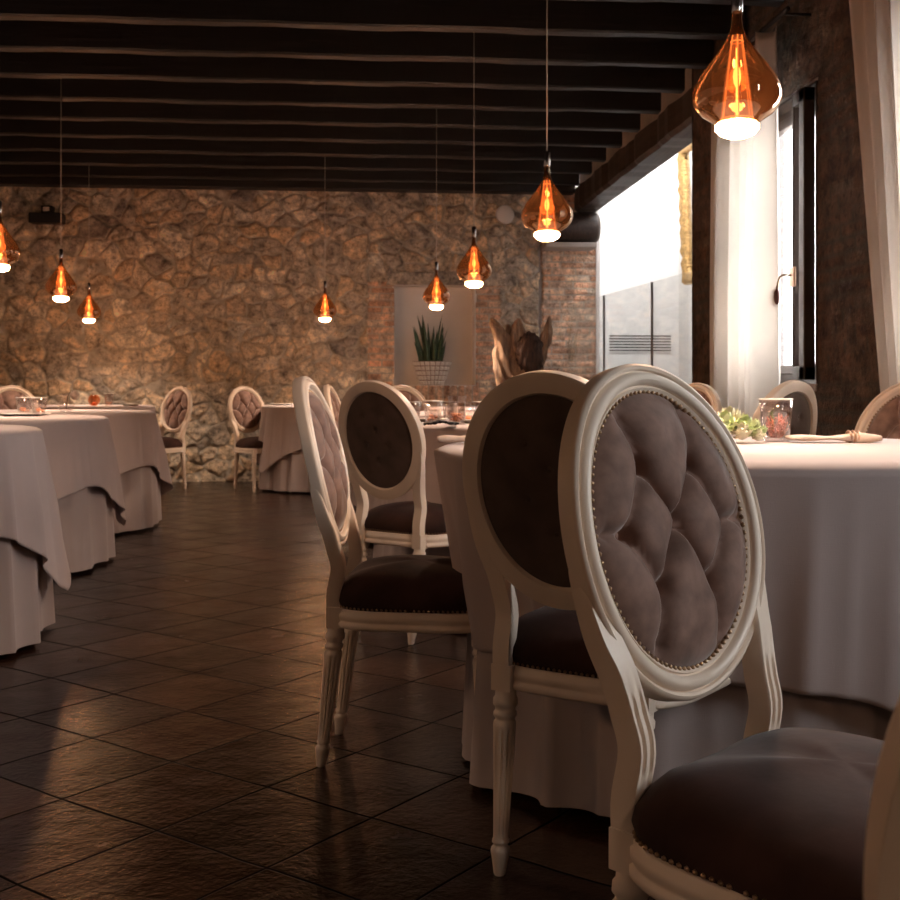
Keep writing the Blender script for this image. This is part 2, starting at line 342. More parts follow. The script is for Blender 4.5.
def stone_relief(name, x0, x1, z0, z1, step, tf, brickfn, holefn=None, seed=3, brickh=0.068, brickw=0.25):
    """relief wall sheet: returns bmesh-free mesh object. tf(u, z, h)->xyz"""
    nx = int((x1-x0)/step)+1; nz_ = int((z1-z0)/step)+1
    xs = np.linspace(x0, x1, nx); zs = np.linspace(z0, z1, nz_)
    X, Z = np.meshgrid(xs, zs, indexing='ij')
    wx = X + 0.13*(fbm(X*3+7, Z*3, seed)-.47)*2 + .03*(fbm(X*11, Z*11+3, seed+21)-.5); wz = Z + 0.10*(fbm(X*3, Z*3+31, seed+9)-.47)*2 + .03*(fbm(X*11+9, Z*11, seed+22)-.5)
    cwid, chei = 0.20, 0.135
    r = np.random.RandomState(seed); G = 128
    jx, jz, tone, siz = r.rand(G,G), r.rand(G,G), r.rand(G,G), r.rand(G,G)
    gi, gj = np.floor(wx/cwid).astype(int), np.floor(wz/chei).astype(int)
    f1 = np.full(X.shape, 9.0); f2 = np.full(X.shape, 9.0); idt = np.zeros(X.shape); idh = np.zeros(X.shape)
    for a in range(-2, 3):
        for b in range(-2, 3):
            ci, cj = gi+a, gj+b; k = (ci % G, cj % G)
            px = (ci+0.5+(jx[k]-.5)*1.05)*cwid; pz = (cj+0.5+(jz[k]-.5)*1.05)*chei
            d = np.sqrt((wx-px)**2 + ((wz-pz)*1.25)**2) - 0.05*siz[k]
            n1 = d < f1
            f2 = np.where(n1, f1, np.minimum(f2, d)); f1 = np.where(n1, d, f1)
            idt = np.where(n1, tone[k], idt); idh = np.where(n1, siz[k], idh)
    e = f2-f1 + 0.012*(fbm(X*30, Z*30, seed+4)-.5)
    s = np.clip((e-0.004)/0.032, 0, 1); s = s*s*(3-2*s)
    h = -0.010 + s*(0.012+0.030*idh) + 0.050*(fbm(X*6, Z*7, seed+2)-.5) + 0.030*(fbm(X*19, Z*22, seed+5)-.5)
    mort = 1-np.clip((e-0.008)/0.02, 0, 1)
    tone_ = idt
    # bricks
    B = brickfn(X + 0.04*(fbm(X*9, Z*9, 61)-.5), Z + 0.03*(fbm(X*9, Z*9, 71)-.5))     # 0 none 1 laid flat 2 soldier
    rowi = np.floor(Z/brickh).astype(int)
    xo = X/brickw + 0.5*(rowi % 2) + 0.25*jx[rowi % G, 7]
    coli = np.floor(xo).astype(int)
    fz = Z/brickh - rowi; fx = xo-coli
    eb = np.minimum(np.minimum(fz, 1-fz)*brickh, np.minimum(fx, 1-fx)*brickw) + 0.006*(fbm(X*24, Z*24, seed+8)-.5)
    si = np.floor(X/0.075).astype(int); fs = X/0.075-si
    es = np.minimum(fs, 1-fs)*0.075 + 0.006*(fbm(X*24, Z*24, seed+8)-.5)
    eb = np.where(B == 2, es, eb)
    sb = np.clip((eb-0.004)/0.010, 0, 1)
    tb = np.where(B == 2, tone[si % G, 3], tone[coli % G, rowi % G])
    hb = 0.0 + sb*(0.002+0.005*np.where(B == 2, siz[si % G, 5], siz[coli % G, rowi % G])) + 0.012*(fbm(X*16, Z*16, seed+6)-.5)
    lint = B == 3
    h = np.where(B > 0, hb, h); mort = np.where(B > 0, 1-np.clip((eb-0.003)/0.006, 0, 1), mort); tone_ = np.where(B > 0, tb, tone_)
    hl = 0.03 + 0.015*(fbm(X*9, Z*9, seed+6)-.5)
    h = np.where(lint, hl, h); mort = np.where(lint, 0, mort); tone_ = np.where(lint, 0.15, tone_)
    isb = np.where((B > 0) & (~lint), 1.0, 0.0)
    groove = B == 4
    h = np.where(groove, -0.07, h); mort = np.where(groove, 0, mort); tone_ = np.where(groove, 0.0, tone_); isb = np.where(groove, 0, isb)
    co = np.array(tf(X, Z, h)); co = np.stack([np.broadcast_to(c, X.shape) for c in co], -1).reshape(-1, 3)
    hole = holefn(X, Z) if holefn else np.zeros(X.shape, bool)
    idx = np.arange(nx*nz_).reshape(nx, nz_)
    q = np.stack([idx[:-1,:-1], idx[1:,:-1], idx[1:,1:], idx[:-1,1:]], -1)
    keep = ~(hole[:-1,:-1] | hole[1:,:-1] | hole[1:,1:] | hole[:-1,1:])
    q = q[keep]
    me = bpy.data.meshes.new(name)
    me.from_pydata(co.tolist(), [], q.tolist())
    for nm, arr in (('stone_tone', tone_), ('mortar', mort), ('brick', isb)):
        at = me.attributes.new(nm, 'FLOAT', 'POINT'); at.data.foreach_set('value', np.clip(arr, 0, 1).reshape(-1).astype(np.float32))
    me.materials.append(M['stone'])
    me.polygons.foreach_set('use_smooth', [True]*len(me.polygons))
    o = bpy.data.objects.new(name, me); C.objects.link(o); return o

# ================================================================== SETTING
WY = 11.75            # back wall
WX = 2.31             # window wall
CEIL = 3.17
NX0, NX1, NZ0, NZ1 = 0.473, 1.296, 0.97, 1.99
def bfn(X, Z):
    B = np.zeros(X.shape, int)
    B[(X > 0.20) & (X < 1.58) & (Z > 0.60) & (Z < 2.02)] = 1
    B[(X > 0.25) & (X < 1.35) & (Z > 0.78) & (Z < 0.99)] = 2
    B[(X > 0.38) & (X < 1.72) & (Z > 1.985) & (Z < 2.13)] = 3
    B[(X > 1.55) & (X < 1.72) & (Z > 1.4) & (Z < 1.98)] = 0
    B[(X > 2.00)] = 1
    B[(X > 1.965) & (X < 2.00) & (Z < 2.4)] = 4
    B[(X > -1.35) & (X < -0.95) & (Z > 2.18) & (Z < 2.30)] = 3
    return B
wb = stone_relief('wall_back', -4.1, 2.56, 0.0, 3.02, 0.0125, lambda X, Z, h: (X, WY-h, Z), bfn,
                  lambda X, Z: (X > NX0) & (X < NX1) & (Z > NZ0) & (Z < NZ1))
struct(wb)
bm = bmesh.new()   # masonry behind the face, and the recessed niche
box(bm, -4.1, NX0-.005, WY+.04, WY+.4, 0, 3.02); box(bm, NX1+.005, 2.56, WY+.04, WY+.4, 0, 3.02)
box(bm, NX0-.005, NX1+.005, WY+.04, WY+.4, 0, NZ0-.01); box(bm, NX0-.005, NX1+.005, WY+.04, WY+.4, NZ1+.01, 3.02)
build('masonry_core', bm, 'grey_plaster', wb, smooth=False)
bm = bmesh.new()
box(bm, NX0-.02, NX0+.0, WY-.0, WY+.26, NZ0-.02, NZ1+.02); box(bm, NX1, NX1+.02, WY, WY+.26, NZ0-.02, NZ1+.02)
box(bm, NX0, NX1, WY, WY+.26, NZ0-.02, NZ0); box(bm, NX0, NX1, WY, WY+.26, NZ1, NZ1+.02); box(bm, NX0, NX1, WY+.22, WY+.26, NZ0, NZ1)
build('niche', bm, 'niche', wb, smooth=False)
bm = bmesh.new(); box(bm, 2.5601, 2.60, WY-.02, WY+.4, 0, 3.0); build('plaster_end', bm, 'plaster', wb, smooth=False)

bm = bmesh.new(); box(bm, -4.2, 5.2, -4.2, 13.2, -0.1, 0.0)
struct(build('floor', bm, 'floor', smooth=False))
bm = bmesh.new(); box(bm, -4.2, -4.0, -4.2, 12.2, 0, 3.3)
struct(build('wall_left', bm, 'grey_plaster', smooth=False))
bm = bmesh.new(); box(bm, -4.2, 3.0, -4.2, -4.0, 0, 3.3)
struct(build('wall_behind', bm, 'grey_plaster', smooth=False))

# right wall with window openings; old brick relief on the inner face
WINS = [(5.50, 6.50), (3.3, 4.38), (0.45, 0.95)]
WZ0, WZ1 = 0.95, 2.45
def rhole(Y, Z):
    h = np.zeros(Y.shape, bool)
    for a, b in WINS: h |= (Y > a) & (Y < b) & (Z > WZ0) & (Z < WZ1)
    return h
wr = stone_relief('wall_right', -4.0, 7.54, 0.0, 3.17, 0.022, lambda Y, Z, h: (WX-h*0.8, Y, Z), lambda Y, Z: np.ones(Y.shape, int), rhole, seed=11)
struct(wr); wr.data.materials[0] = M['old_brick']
bm = bmesh.new(); ys = [-4.0] + [v for w in sorted(WINS) for v in w] + [7.54]
for i in range(0, len(ys), 2): box(bm, WX+.03, WX+.22, ys[i], ys[i+1], 0, 3.17)
for a, b in WINS: box(bm, WX+.03, WX+.22, a, b, 0, WZ0); box(bm, WX+.03, WX+.22, a, b, WZ1, 3.17)
build('masonry_core', bm, 'grey_plaster', wr, smooth=False)
pe = stone_relief('pillar_end', WX-.01, WX+.22, 0.0, 3.17, 0.022, lambda X, Z, h: (X, 7.545+h*0.8, Z), lambda X, Z: np.ones(X.shape, int), None, seed=13)
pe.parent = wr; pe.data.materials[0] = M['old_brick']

# ceiling
bm = bmesh.new(); box(bm, -4.2, WX+.2, -4.2, WY+.4, CEIL, CEIL+.1)
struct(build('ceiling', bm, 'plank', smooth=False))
by = 11.33; beam_y = []
while by > -4: beam_y.append(by); by -= 0.60
b0 = None
for i, y in enumerate(beam_y):
    if b0 is None:
        bm = bmesh.new(); n = 40; rows = []
        for k in range(n+1):
            x = -4.05 + (WX-.02+4.05)*k/n
            a = 0.010*math.sin(k*.9)+.006*math.sin(k*2.3); w = .052
            pr = [(-w, .0-.19), (-w+.015, -.2), (w-.015, -.2+a*.2), (w, -.185), (w, 0), (-w, 0)]
            rows.append([bm.verts.new((x, p+a*.5, q+a*.3 if q < 0 else q)) for p, q in pr])
        for A, Bq in zip(rows, rows[1:]):
            for k in range(6): bm.faces.new((A[k], A[(k+1) % 6], Bq[(k+1) % 6], Bq[k]))
        bm.faces.new(rows[0]); bm.faces.new(rows[-1]); bmesh.ops.recalc_face_normals(bm, faces=bm.faces)
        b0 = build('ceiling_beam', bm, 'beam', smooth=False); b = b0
    else:
        b = b0.copy(); C.objects.link(b)
    b.location = (0, y, CEIL)
    tag(b, 'dark wooden ceiling beam running across the room under the planks', 'beam', 'dark ceiling beams across the room')
bm = bmesh.new(); box(bm, -4.0, WX, WY-.20, WY-.035, 2.93, CEIL)
tag(build('wall_plate_beam', bm, 'beam', smooth=False, bevel=.01), 'dark timber wall plate along the top of the stone wall', 'beam')
# long girder towards the back wall, right side
bm = bmesh.new(); n = 30; rows = []
for k in range(n+1):
    y = 7.56 + (WY-.06-7.56)*k/n; a = 0.012*math.sin(k*1.1)+.008*math.sin(k*2.7+1); x0, x1, z0, z1 = 2.31+a, 2.56+a*.6, 2.745+a*.5, 2.968
    c = .03
    rows.append([bm.verts.new(p) for p in ((x0+c,y,z0),(x1-c,y,z0),(x1,y,z0+c),(x1,y,z1),(x0,y,z1),(x0,y,z0+c))])
for A, Bq in zip(rows, rows[1:]):
    for k in range(6): bm.faces.new((A[k], A[(k+1) % 6], Bq[(k+1) % 6], Bq[k]))
bm.faces.new(rows[0]); bm.faces.new(rows[-1]); bmesh.ops.recalc_face_normals(bm, faces=bm.faces)
tag(build('girder', bm, 'girder', smooth=False), 'thick aged timber girder carrying the ceiling beams, right of the pendants', 'girder')
bm = bmesh.new(); box(bm, 2.36, 2.54, 7.54, WY+.4, 2.97, 4.3)
struct(build('wall_over_girder', bm, 'grey_plaster', smooth=False))
bm = bmesh.new()
tube(bm, [(2.10, WY-.2, 2.575), (2.3, WY-.2, 2.57), (2.50, WY-.2, 2.57), (2.54, WY-.2, 2.57)], lambda i: (.15,.16,.165,.13)[i], 20)
cb = thing('log_corbel', 'short dark round log end under the girder on the brick pier', 'corbel', (0,0,0))
build('log', bm, 'girder', cb)
sharp(cb.children[0], 50)
bm = bmesh.new(); box(bm, 1.98, 2.50, WY-.34, WY-.01, 2.355, 2.408); build('stone_shelf', bm, 'grey_plaster', cb, smooth=False, bevel=.01)

# stairwell beyond the opening, lit by a skylight
bm = bmesh.new(); box(bm, 2.0, 4.1, 13.0, 13.2, 0, 4.6); struct(build('wall_stairwell_back', bm, 'plaster', smooth=False))
bm = bmesh.new(); box(bm, 3.81, 4.0, 7.2, 13.2, 0, 4.6); struct(build('wall_stairwell_right', bm, 'plaster', smooth=False))
bm = bmesh.new(); box(bm, 2.69, 4.0, 7.0, 7.2, 0, 4.6); struct(build('wall_stairwell_front', bm, 'plaster', smooth=False))
bm = bmesh.new(); box(bm, 2.3, 2.6, WY+.41, 13.0, 0, 4.6); struct(build('wall_stairwell_left', bm, 'plaster', smooth=False))
bm = bmesh.new(); box(bm, 2.3, 4.0, 7.2, 10.9, 4.5, 4.6); box(bm, 2.3, 4.0, 12.0, 13.0, 4.5, 4.6); box(bm, 2.3, 2.7, 10.9, 12.0, 4.5, 4.6); struct(build('ceiling_stairwell', bm, 'plaster', smooth=False))

# grille in the stairwell wall
g = thing('wall_grille', 'white wall vent with dark horizontal slots behind the glass screen', 'vent', (3.35, 12.995, 1.35))
bm = bmesh.new(); box(bm, -.37, .37, -.004, .0, 0, .215); build('plate', bm, 'plaster', g, smooth=False)
for k in range(6):
    bm = bmesh.new(); z = .02+.033*k; box(bm, -.36, .36, -.007, -.004, z, z+.013); build('slot', bm, 'black_metal', g, smooth=False)

# gilded frame
gf = thing('gilded_mirror', 'tall ornate gilded mirror frame hanging in the white stairwell', 'mirror', (3.75, 12.0, 2.08))
bm = bmesh.new(); nseg = 90; pts = []
for k in range(nseg):
    pass
def rectpath(w, h, nn):
    out = []
    for (a, b) in (((-w,0),(w,0)), ((w,0),(w,h)), ((w,h),(-w,h)), ((-w,h),(-w,0))):
        for k in range(nn): out.append((a[0]+(b[0]-a[0])*k/nn, a[1]+(b[1]-a[1])*k/nn))
    return out
rp = rectpath(.42, 1.55, 22); rows = []
for i, (y, z) in enumerate(rp):
    cy, cz = 0, .775; s = 1 + .03*math.sin(i*1.9); row = []
    for q, d in ((0, .0), (0, .05), (.03, .085+.012*math.sin(i*2.6)), (.07, .06), (.10, .075), (.13, .03), (.13, 0)):
        k = q/.42; row.append(bm.verts.new((-d*s, y*(1-k), cz+(z-cz)*(1-q/.775))))
    rows.append(row)
for i in range(len(rows)):
    a, b = rows[i], rows[(i+1) % len(rows)]
    for k in range(6): bm.faces.new((a[k], a[k+1], b[k+1], b[k]))
bmesh.ops.recalc_face_normals(bm, faces=bm.faces)
build('frame', bm, 'gold', gf)
bm = bmesh.new(); box(bm, -.02, -.005, -.3, .3, .12, 1.43); build('mirror_glass', bm, 'chrome', gf, smooth=False)
gf.rotation_euler = (0, math.radians(-2.2), 0)

# glass screen in front of the stairwell
gs0, gs1 = Vector((1.76, 9.08, 0)), Vector((2.02, 5.9+.0, 0))
gs1 = gs0 + (Vector((1.96, 6.42, 0))-gs0)*0.985
dirg = (gs1-gs0); lg = dirg.length; ang = math.atan2(dirg.y, dirg.x)
sc_ = thing('glass_screen', 'frameless glass screen panels standing before the white stairwell', 'glass screen', gs0, ang)
cuts = [0, .80, 1.95, lg]
def on_line(px):
    # distance along the screen where the ray through px meets it
    t = (px-450)/F; dx, dy = SN+CS*t, CS-SN*t
    u = dirg.normalized(); det = dx*(-u.y)+dy*u.x
    s = (gs0.x*(-u.y)+gs0.y*u.x)/det
    return ((Vector((dx*s, dy*s, 0)))-gs0).dot(u)
cuts = [0, on_line(604), on_line(652), lg]
for a, b in zip(cuts, cuts[1:]):
    bm = bmesh.new(); box(bm, a+.004, b-.004, -.006, .006, .03, 1.60)
    build('glass_panel', bm, 'panel_glass', sc_, smooth=False)
for c in cuts[1:3]:
    bm = bmesh.new(); box(bm, c-.004, c+.004, -.007, .007, .03, 1.60); build('joint', bm, 'seam', sc_, smooth=False)
bm = bmesh.new(); box(bm, 0, lg, -.02, .02, 0, .05); build('floor_channel', bm, 'chrome', sc_, smooth=False)

# small fixtures on the stone wall
bm = bmesh.new(); lathe(bm, [(.02,0),(.095,0),(.098,.01),(.09,.03),(.06,.042),(.01,.045)], 40)
o = build('round_wall_speaker', bm, 'white_plastic'); o.location = (1.605, WY-.03, 2.72); o.rotation_euler = (PI/2,0,0); sharp(o, 40)
tag(o, 'round white disc fixed high on the stone wall', 'wall fixture')
pbx = pw(45, 11.25)
o = thing('wall_projector', 'black box with a small pale square on top, high on the stone wall', 'wall fixture', (pbx.x, WY-.03, 2.56))
bm = bmesh.new(); box(bm, -.16, .16, -.16, 0, 0, .10); build('body', bm, 'black_metal', o, smooth=False, bevel=.01)
bm = bmesh.new(); box(bm, -.045, .06, -.14, -.02, .10, .17); build('head', bm, 'black_metal', o, smooth=False, bevel=.006)
bm = bmesh.new(); box(bm, -.025, .035, -.145, -.14, .115, .155); build('screen', bm, 'grey_plaster', o, smooth=False)

# windows
def window(idx, y0, y1):
    z0, z1 = WZ0, WZ1; xo = WX+.12
    w = bpy.data.objects.new('window_%d' % idx, None); C.objects.link(w); struct(w); w.location = (xo, (y0+y1)/2, z0)
    h, hw = z1-z0, (y1-y0)/2
    bm = bmesh.new(); f = .055
    box(bm, -.04, .05, -hw, -hw+f, 0, h); box(bm, -.04, .05, hw-f, hw, 0, h); box(bm, -.04, .05, -hw, hw, 0, f); box(bm, -.04, .05, -hw, hw, h-f, h)
    build('window_frame', bm, 'dark_frame', w, smooth=False, bevel=.004)
    for s in (1,):
        a, b = -hw+f, hw-f; c = .05
        bm = bmesh.new()
        box(bm, -.06, -.005, a, a+c, f, h-f); box(bm, -.06, -.005, b-c, b, f, h-f); box(bm, -.06, -.005, a, b, f, f+c); box(bm, -.06, -.005, a, b, h-f-c, h-f)
        sh = build('sash', bm, 'dark_frame', w, smooth=False, bevel=.006)
        bm = bmesh.new(); box(bm, -.036, -.030, a+c, b-c, f+c, h-f-c); build('pane', bm, 'clear_glass', sh, smooth=False)
    bm = bmesh.new(); box(bm, -.13, .10, -hw, hw, -.035, 0); build('window_sill', bm, 'grey_plaster', w, smooth=False, bevel=.005)
    bm = bmesh.new()
    for s in (-1, 1): box(bm, -.125, .10, s*hw-(.012 if s > 0 else 0), s*hw+(.012 if s < 0 else 0), 0, h)
    box(bm, -.125, .10, -hw, hw, h-.012, h)
    build('reveal', bm, 'dark_frame', w, smooth=False)
    return w
w1 = window(1, *WINS[0])
for i, w_ in enumerate(WINS[1:]): window(i+2, *w_)
# inner casement leaf of window 1 stands open into the room with a lever handle
lf = thing('open_casement', 'narrow dark window casement leaf standing ajar, with a lever handle', 'window leaf', (WX-.02, 5.545, WZ0+.02), 0)
bm = bmesh.new(); Hh = WZ1-WZ0-.04; W_ = .16
box(bm, -.03, .03, 0, .07, 0, Hh); box(bm, -.03, .03, W_-.022, W_, 0, Hh); box(bm, -.03, .03, 0, W_, 0, .07); box(bm, -.03, .03, 0, W_, Hh-.07, Hh)
build('leaf_frame', bm, 'dark_frame', lf, smooth=False, bevel=.006)
bm = bmesh.new(); box(bm, -.004, .004,   .07, W_-.022, .07, Hh-.07); build('leaf_pane', bm, 'clear_glass', lf, smooth=False)
bm = bmesh.new(); box(bm, -.042, -.030, .10, .165, .475, .575)
hb = build('handle_plate', bm, 'copper', lf, smooth=False, bevel=.003)
bm = bmesh.new(); tube(bm, [(-.042, .14, .535), (-.07, .14, .537), (-.085, .145, .535), (-.09, .165, .528), (-.09, .19, .50), (-.09, .20, .47)], lambda i: .006, 8)
build('handle_arm', bm, 'nail', lf)
bm = bmesh.new(); ball(bm, (-.09, .205, .43), .018, 3, 1, 1, 2.6); build('handle_grip', bm, 'wood_handle', lf)

# curtains
def curtain(name, label, yfun, ztop, zbot, nf, amp, seed, x=2.16):
    bm = bmesh.new(); nu, nv = 260, 46; rows = []
    for j in range(nv+1):
        t = j/nv; z = ztop + (zbot-ztop)*t; ya, yb = yfun(t); row = []
        for i in range(nu+1):
            u = i/nu; y = ya+(yb-ya)*u
            ph = 2*PI*nf*u + 1.3*math.sin(2*PI*u*2+seed) + .5*t*math.sin(5*u+seed)
            a = amp*(.75+.35*math.sin(7*u+seed*2))
            xx = x + a*(math.sin(ph) + .28*math.sin(2.1*ph+seed)) * (.6+.4*min(1, t*2))
            row.append(bm.verts.new((xx, y + .4*a*math.cos(ph), z + (.02*math.cos(ph) if j == 0 else 0))))
        rows.append(row)
    for a, b in zip(rows, rows[1:]):
        for i in range(nu): bm.faces.new((a[i], a[i+1], b[i+1], b[i]))
    o = build(name, bm, 'curtain'); 
    md = o.modifiers.new('s', 'SOLIDIFY'); md.thickness = .0015
    return tag(o, label, 'curtain')
def rod(name, label, y0, y1):
    r = thing(name, label, 'curtain rod', (2.16, y0, 2.80))
    bm = bmesh.new(); tube(bm, [(0,0,0),(0,y1-y0,0)], .012, 12); build('pole', bm, 'black_metal', r)
    for y in (.08, y1-y0-.08):
        bm = bmesh.new(); tube(bm, [(0,y,0),(WX-2.16+.01,y,0)], .008, 8); build('bracket', bm, 'black_metal', r)
    return r
curtain('linen_curtain', 'pleated linen curtain glowing in front of the far window', lambda t: (5.73+.02*t, 6.62-.04*t), 2.78, .03, 6, .068, 1.0)
rod('curtain_rod', 'dark curtain rod above the far window', 5.5, 6.8)
curtain('linen_curtain', 'gathered grey linen curtain at the right edge of the photo', lambda t: (3.6, 4.86-.36*min(1, t*1.45)), 2.78, .03, 8, .05, 2.2)
rod('curtain_rod', 'dark curtain rod at the right edge above the nearer window', 3.3, 4.98)

# ================================================================== CHAIR
OA, OB, OZ, LEAN = .20, .2235, .7365, math.radians(12.5)
def bp_(u, v, w=0.0):
    """back plane: u across, v up from oval centre, w forward; gently curved, leaning back"""
    curve = 0.42*u*u
    y0 = -0.262
    y = w + curve
    return Vector((u, y0 + y*math.cos(LEAN) - v*math.sin(LEAN), OZ + v*math.cos(LEAN) + y*math.sin(LEAN)))
def nails(bm, pts, r=.0038):
    for p in pts: ball(bm, p, r, 1)
def make_chair():
    t = thing('dining_chair', 'x', 'chair')
    # --- oval back frame (moulded)
    prof = [(0,-.015),(0,.005),(.002,.0115),(.006,.0145),(.0095,.0125),(.0105,.0075),(.0125,.0075),(.0140,.0135),(.019,.0195),(.025,.0205),(.0300,.0165),(.0312,.0095),(.0335,.0095),(.0350,.0135),(.040,.010),(.0425,.004),(.0425,-.010),(.037,-.017),(.006,-.017)]
    bm = bmesh.new(); n = 112; rows = []
    for k in range(n):
        a = 2*PI*k/n; c, s = math.cos(a), math.sin(a)
        rows.append([bm.verts.new(bp_((OA-q)*c, (OB-q)*s, w)) for q, w in prof])
    for k in range(n):
        A, Bq = rows[k], rows[(k+1) % n]
        for m_ in range(len(prof)): bm.faces.new((A[m_], A[(m_+1) % len(prof)], Bq[(m_+1) % len(prof)], Bq[m_]))
    bmesh.ops.recalc_face_normals(bm, faces=bm.faces)
    sharp(build('back_frame', bm, 'paint', t), 48)
    # --- stiles
    for s in (-1, 1):
        ctrl = [bp_(s*.182, -.035, 0), bp_(s*.176, -.075, 0), bp_(s*.163, -.125, 0), bp_(s*.151, -.17, 0.004), bp_(s*.1445, -.215, 0.006), bp_(s*.142, -.26, 0.006), Vector((s*.142, -.203, .42)), Vector((s*.142, -.198, .35))]
        pts = []
        for i in range(len(ctrl)-1):
            p0 = ctrl[max(0,i-1)]; p1 = ctrl[i]; p2 = ctrl[i+1]; p3 = ctrl[min(len(ctrl)-1,i+2)]
            for k in range(5):
                q = k/5; pts.append(0.5*((2*p1)+(-p0+p2)*q+(2*p0-5*p1+4*p2-p3)*q*q+(-p0+3*p1-3*p2+p3)*q**3))
        pts.append(ctrl[-1]); npt = len(pts)
        def pr(i, npt=npt):
            f = i/(npt-1); w = .0175 + .002*max(0, 1-f*2.2); g = .0045 if .42 < f < .82 else 0.0; d = .0165
            w *= (.6+.4*min(1, f*4)); dd = d*(.15+.85*min(1, max(0, f-.08)/.30)**.7); g = min(g, max(0, (f-.42)*.03), max(0, (.82-f)*.05))
            return [(-w,-d),(-w,dd-.004),(-w+.003,dd),(-w*.62,dd),(-w*.5,dd-g),(-w*.30,dd-g),(-w*.17,dd),(w*.17,dd),(w*.30,dd-g),(w*.5,dd-g),(w*.62,dd),(w-.003,dd),(w,dd-.004),(w,-d)]
        bm = bmesh.new(); sweep(bm, pts, pr, (0,1,0.15))
        sharp(build('stile', bm, 'paint', t), 40)
    # --- turned fluted legs
    nseg = 40
    lp = [(.0095,0),(.0115,.004),(.0125,.012),(.0165,.035),(.0185,.044),(.0175,.050),(.0135,.054),(.0135,.057),(.0165,.060),(.0165,.064),(.0145,.068),(.0148,.08),(.0215,.262),(.0225,.275),(.0215,.283),(.0185,.286),(.0185,.290),(.0225,.294),(.0225,.300),(.0195,.304),(.0195,.310),(.0240,.315),(.0240,.326),(.0205,.331),(.0205,.345)]
    def fl(r, z, th): 
        if .072 < z < .27: return r*(1-.19*max(0, math.cos(th*10))**.7) if math.cos(th*10) > 0 else r
        return r
    lp2 = []
    for (a, b) in zip(lp, lp[1:]):
        lp2.append(a)
        if a[1] == .08: lp2 += [(.0148+(.0215-.0148)*k/6, .08+.182*k/6) for k in range(1,6)]
    lp2.append(lp[-1])
    for (fx, fy, tx, ty) in ((-.1335,-.237,-.142,-.198),(.1335,-.237,.142,-.198),(-.199,.165,-.194,.158),(.199,.165,.194,.158)):
        bm = bmesh.new(); lathe(bm, lp2, nseg, fl=fl)
        box(bm, -.021, .021, -.021, .021, .343, .393)
        for v in bm.verts:
            q = min(1, v.co.z/.345); v.co.x += fx+(tx-fx)*q; v.co.y += fy+(ty-fy)*q
        sharp(build('leg', bm, 'paint', t), 50)
    # --- seat outline
    def outline(off, nn=120):
        P = []
        for k in range(nn):
            a = 2*PI*k/nn; c, s = math.cos(a), math.sin(a)
            e = 2/4.2
            x = abs(c)**e*(1 if c >= 0 else -1); y = abs(s)**e*(1 if s >= 0 else -1)
            hw = .193 + .029*(y+1)/2
            yy = y*(.198) - .012 + .018*(1-x*x)*(1 if y > 0 else 0)*max(0, y)
            P.append(Vector((x*(hw+off), yy + off*y, 0)))
        return P
    rail = [(-.022,.0),(.0,.0),(.004,.004),(.004,.012),(.0005,.016),(.0005,.020),(.003,.024),(.003,.034),(.0,.038),(.0,.043),(-.004,.047),(-.022,.047)]
    bm = bmesh.new(); rows = [[bm.verts.new((p.x, p.y, .345+z)) for p in outline(o_)] for o_, z in rail]
    nn = len(rows[0])
    for i in range(len(rows)):
        A, Bq = rows[i], rows[(i+1) % len(rows)]
        for k in range(nn): bm.faces.new((A[k], A[(k+1) % nn], Bq[(k+1) % nn], Bq[k]))
    bmesh.ops.recalc_face_normals(bm, faces=bm.faces)
    sharp(build('seat_frame', bm, 'paint', t), 50)
    # cushion
    bm = bmesh.new(); rows = []
    cp = [(1,.0,-.008),(1,.004,.006),(1,.0075,.018),(1,.004,.034),(.955,0,.052),(.87,0,.068),(.74,0,.080),(.58,0,.088),(.40,0,.093),(.2,0,.0955)]
    for s_, o_, z in cp:
        rows.append([bm.verts.new((p.x*s_, (p.y-.0)*s_, .392+z+.004*math.sin(p.x*19+p.y*11)*(1 if s_ < .9 else 0))) for p in outline(-.006+o_)])
    for A, Bq in zip(rows, rows[1:]):
        for k in range(nn): bm.faces.new((A[k], A[(k+1) % nn], Bq[(k+1) % nn], Bq[k]))
    cv = bm.verts.new((0,0,.488))
    for k in range(nn): bm.faces.new((rows[-1][k], rows[-1][(k+1) % nn], cv))
    bm.faces.new(list(reversed(rows[0]))); bmesh.ops.recalc_face_normals(bm, faces=bm.faces)
    cu = build('seat_cushion', bm, 'velvet_dark', t)
    bm = bmesh.new(); o1 = outline(-.0015, 150); acc = 0; last = o1[0]; P = []
    for p in o1+[o1[0]]:
        while (p-last).length > .0115:
            last = last+(p-last).normalized()*.0115; P.append((last.x, last.y, .3955))
    nails(bm, P, .0036); build('nail_trim', bm, 'nail', cu)
    # --- tufted pad
    ia, ib = OA-.041, OB-.041
    btn = [(-.34,.44),(.34,.44),(-.66,-.02),(0,.04),(.66,-.02),(-.33,-.42),(.33,-.42)]
    btn = [(a*ia, b*ib) for a, b in btn]
    seg = [(0,3),(0,2),(1,3),(1,4),(3,5),(3,6),(2,5),(4,6)]
    lines = [(btn[a], btn[b]) for a, b in seg]
    lines += [(btn[0], (-.46*ia, .95*ib)), (btn[1], (.46*ia, .95*ib)), (btn[5], (-.44*ia, -.95*ib)), (btn[6], (.44*ia, -.95*ib)), (btn[2], (-1.05*ia, .0)), (btn[4], (1.05*ia, 0))]
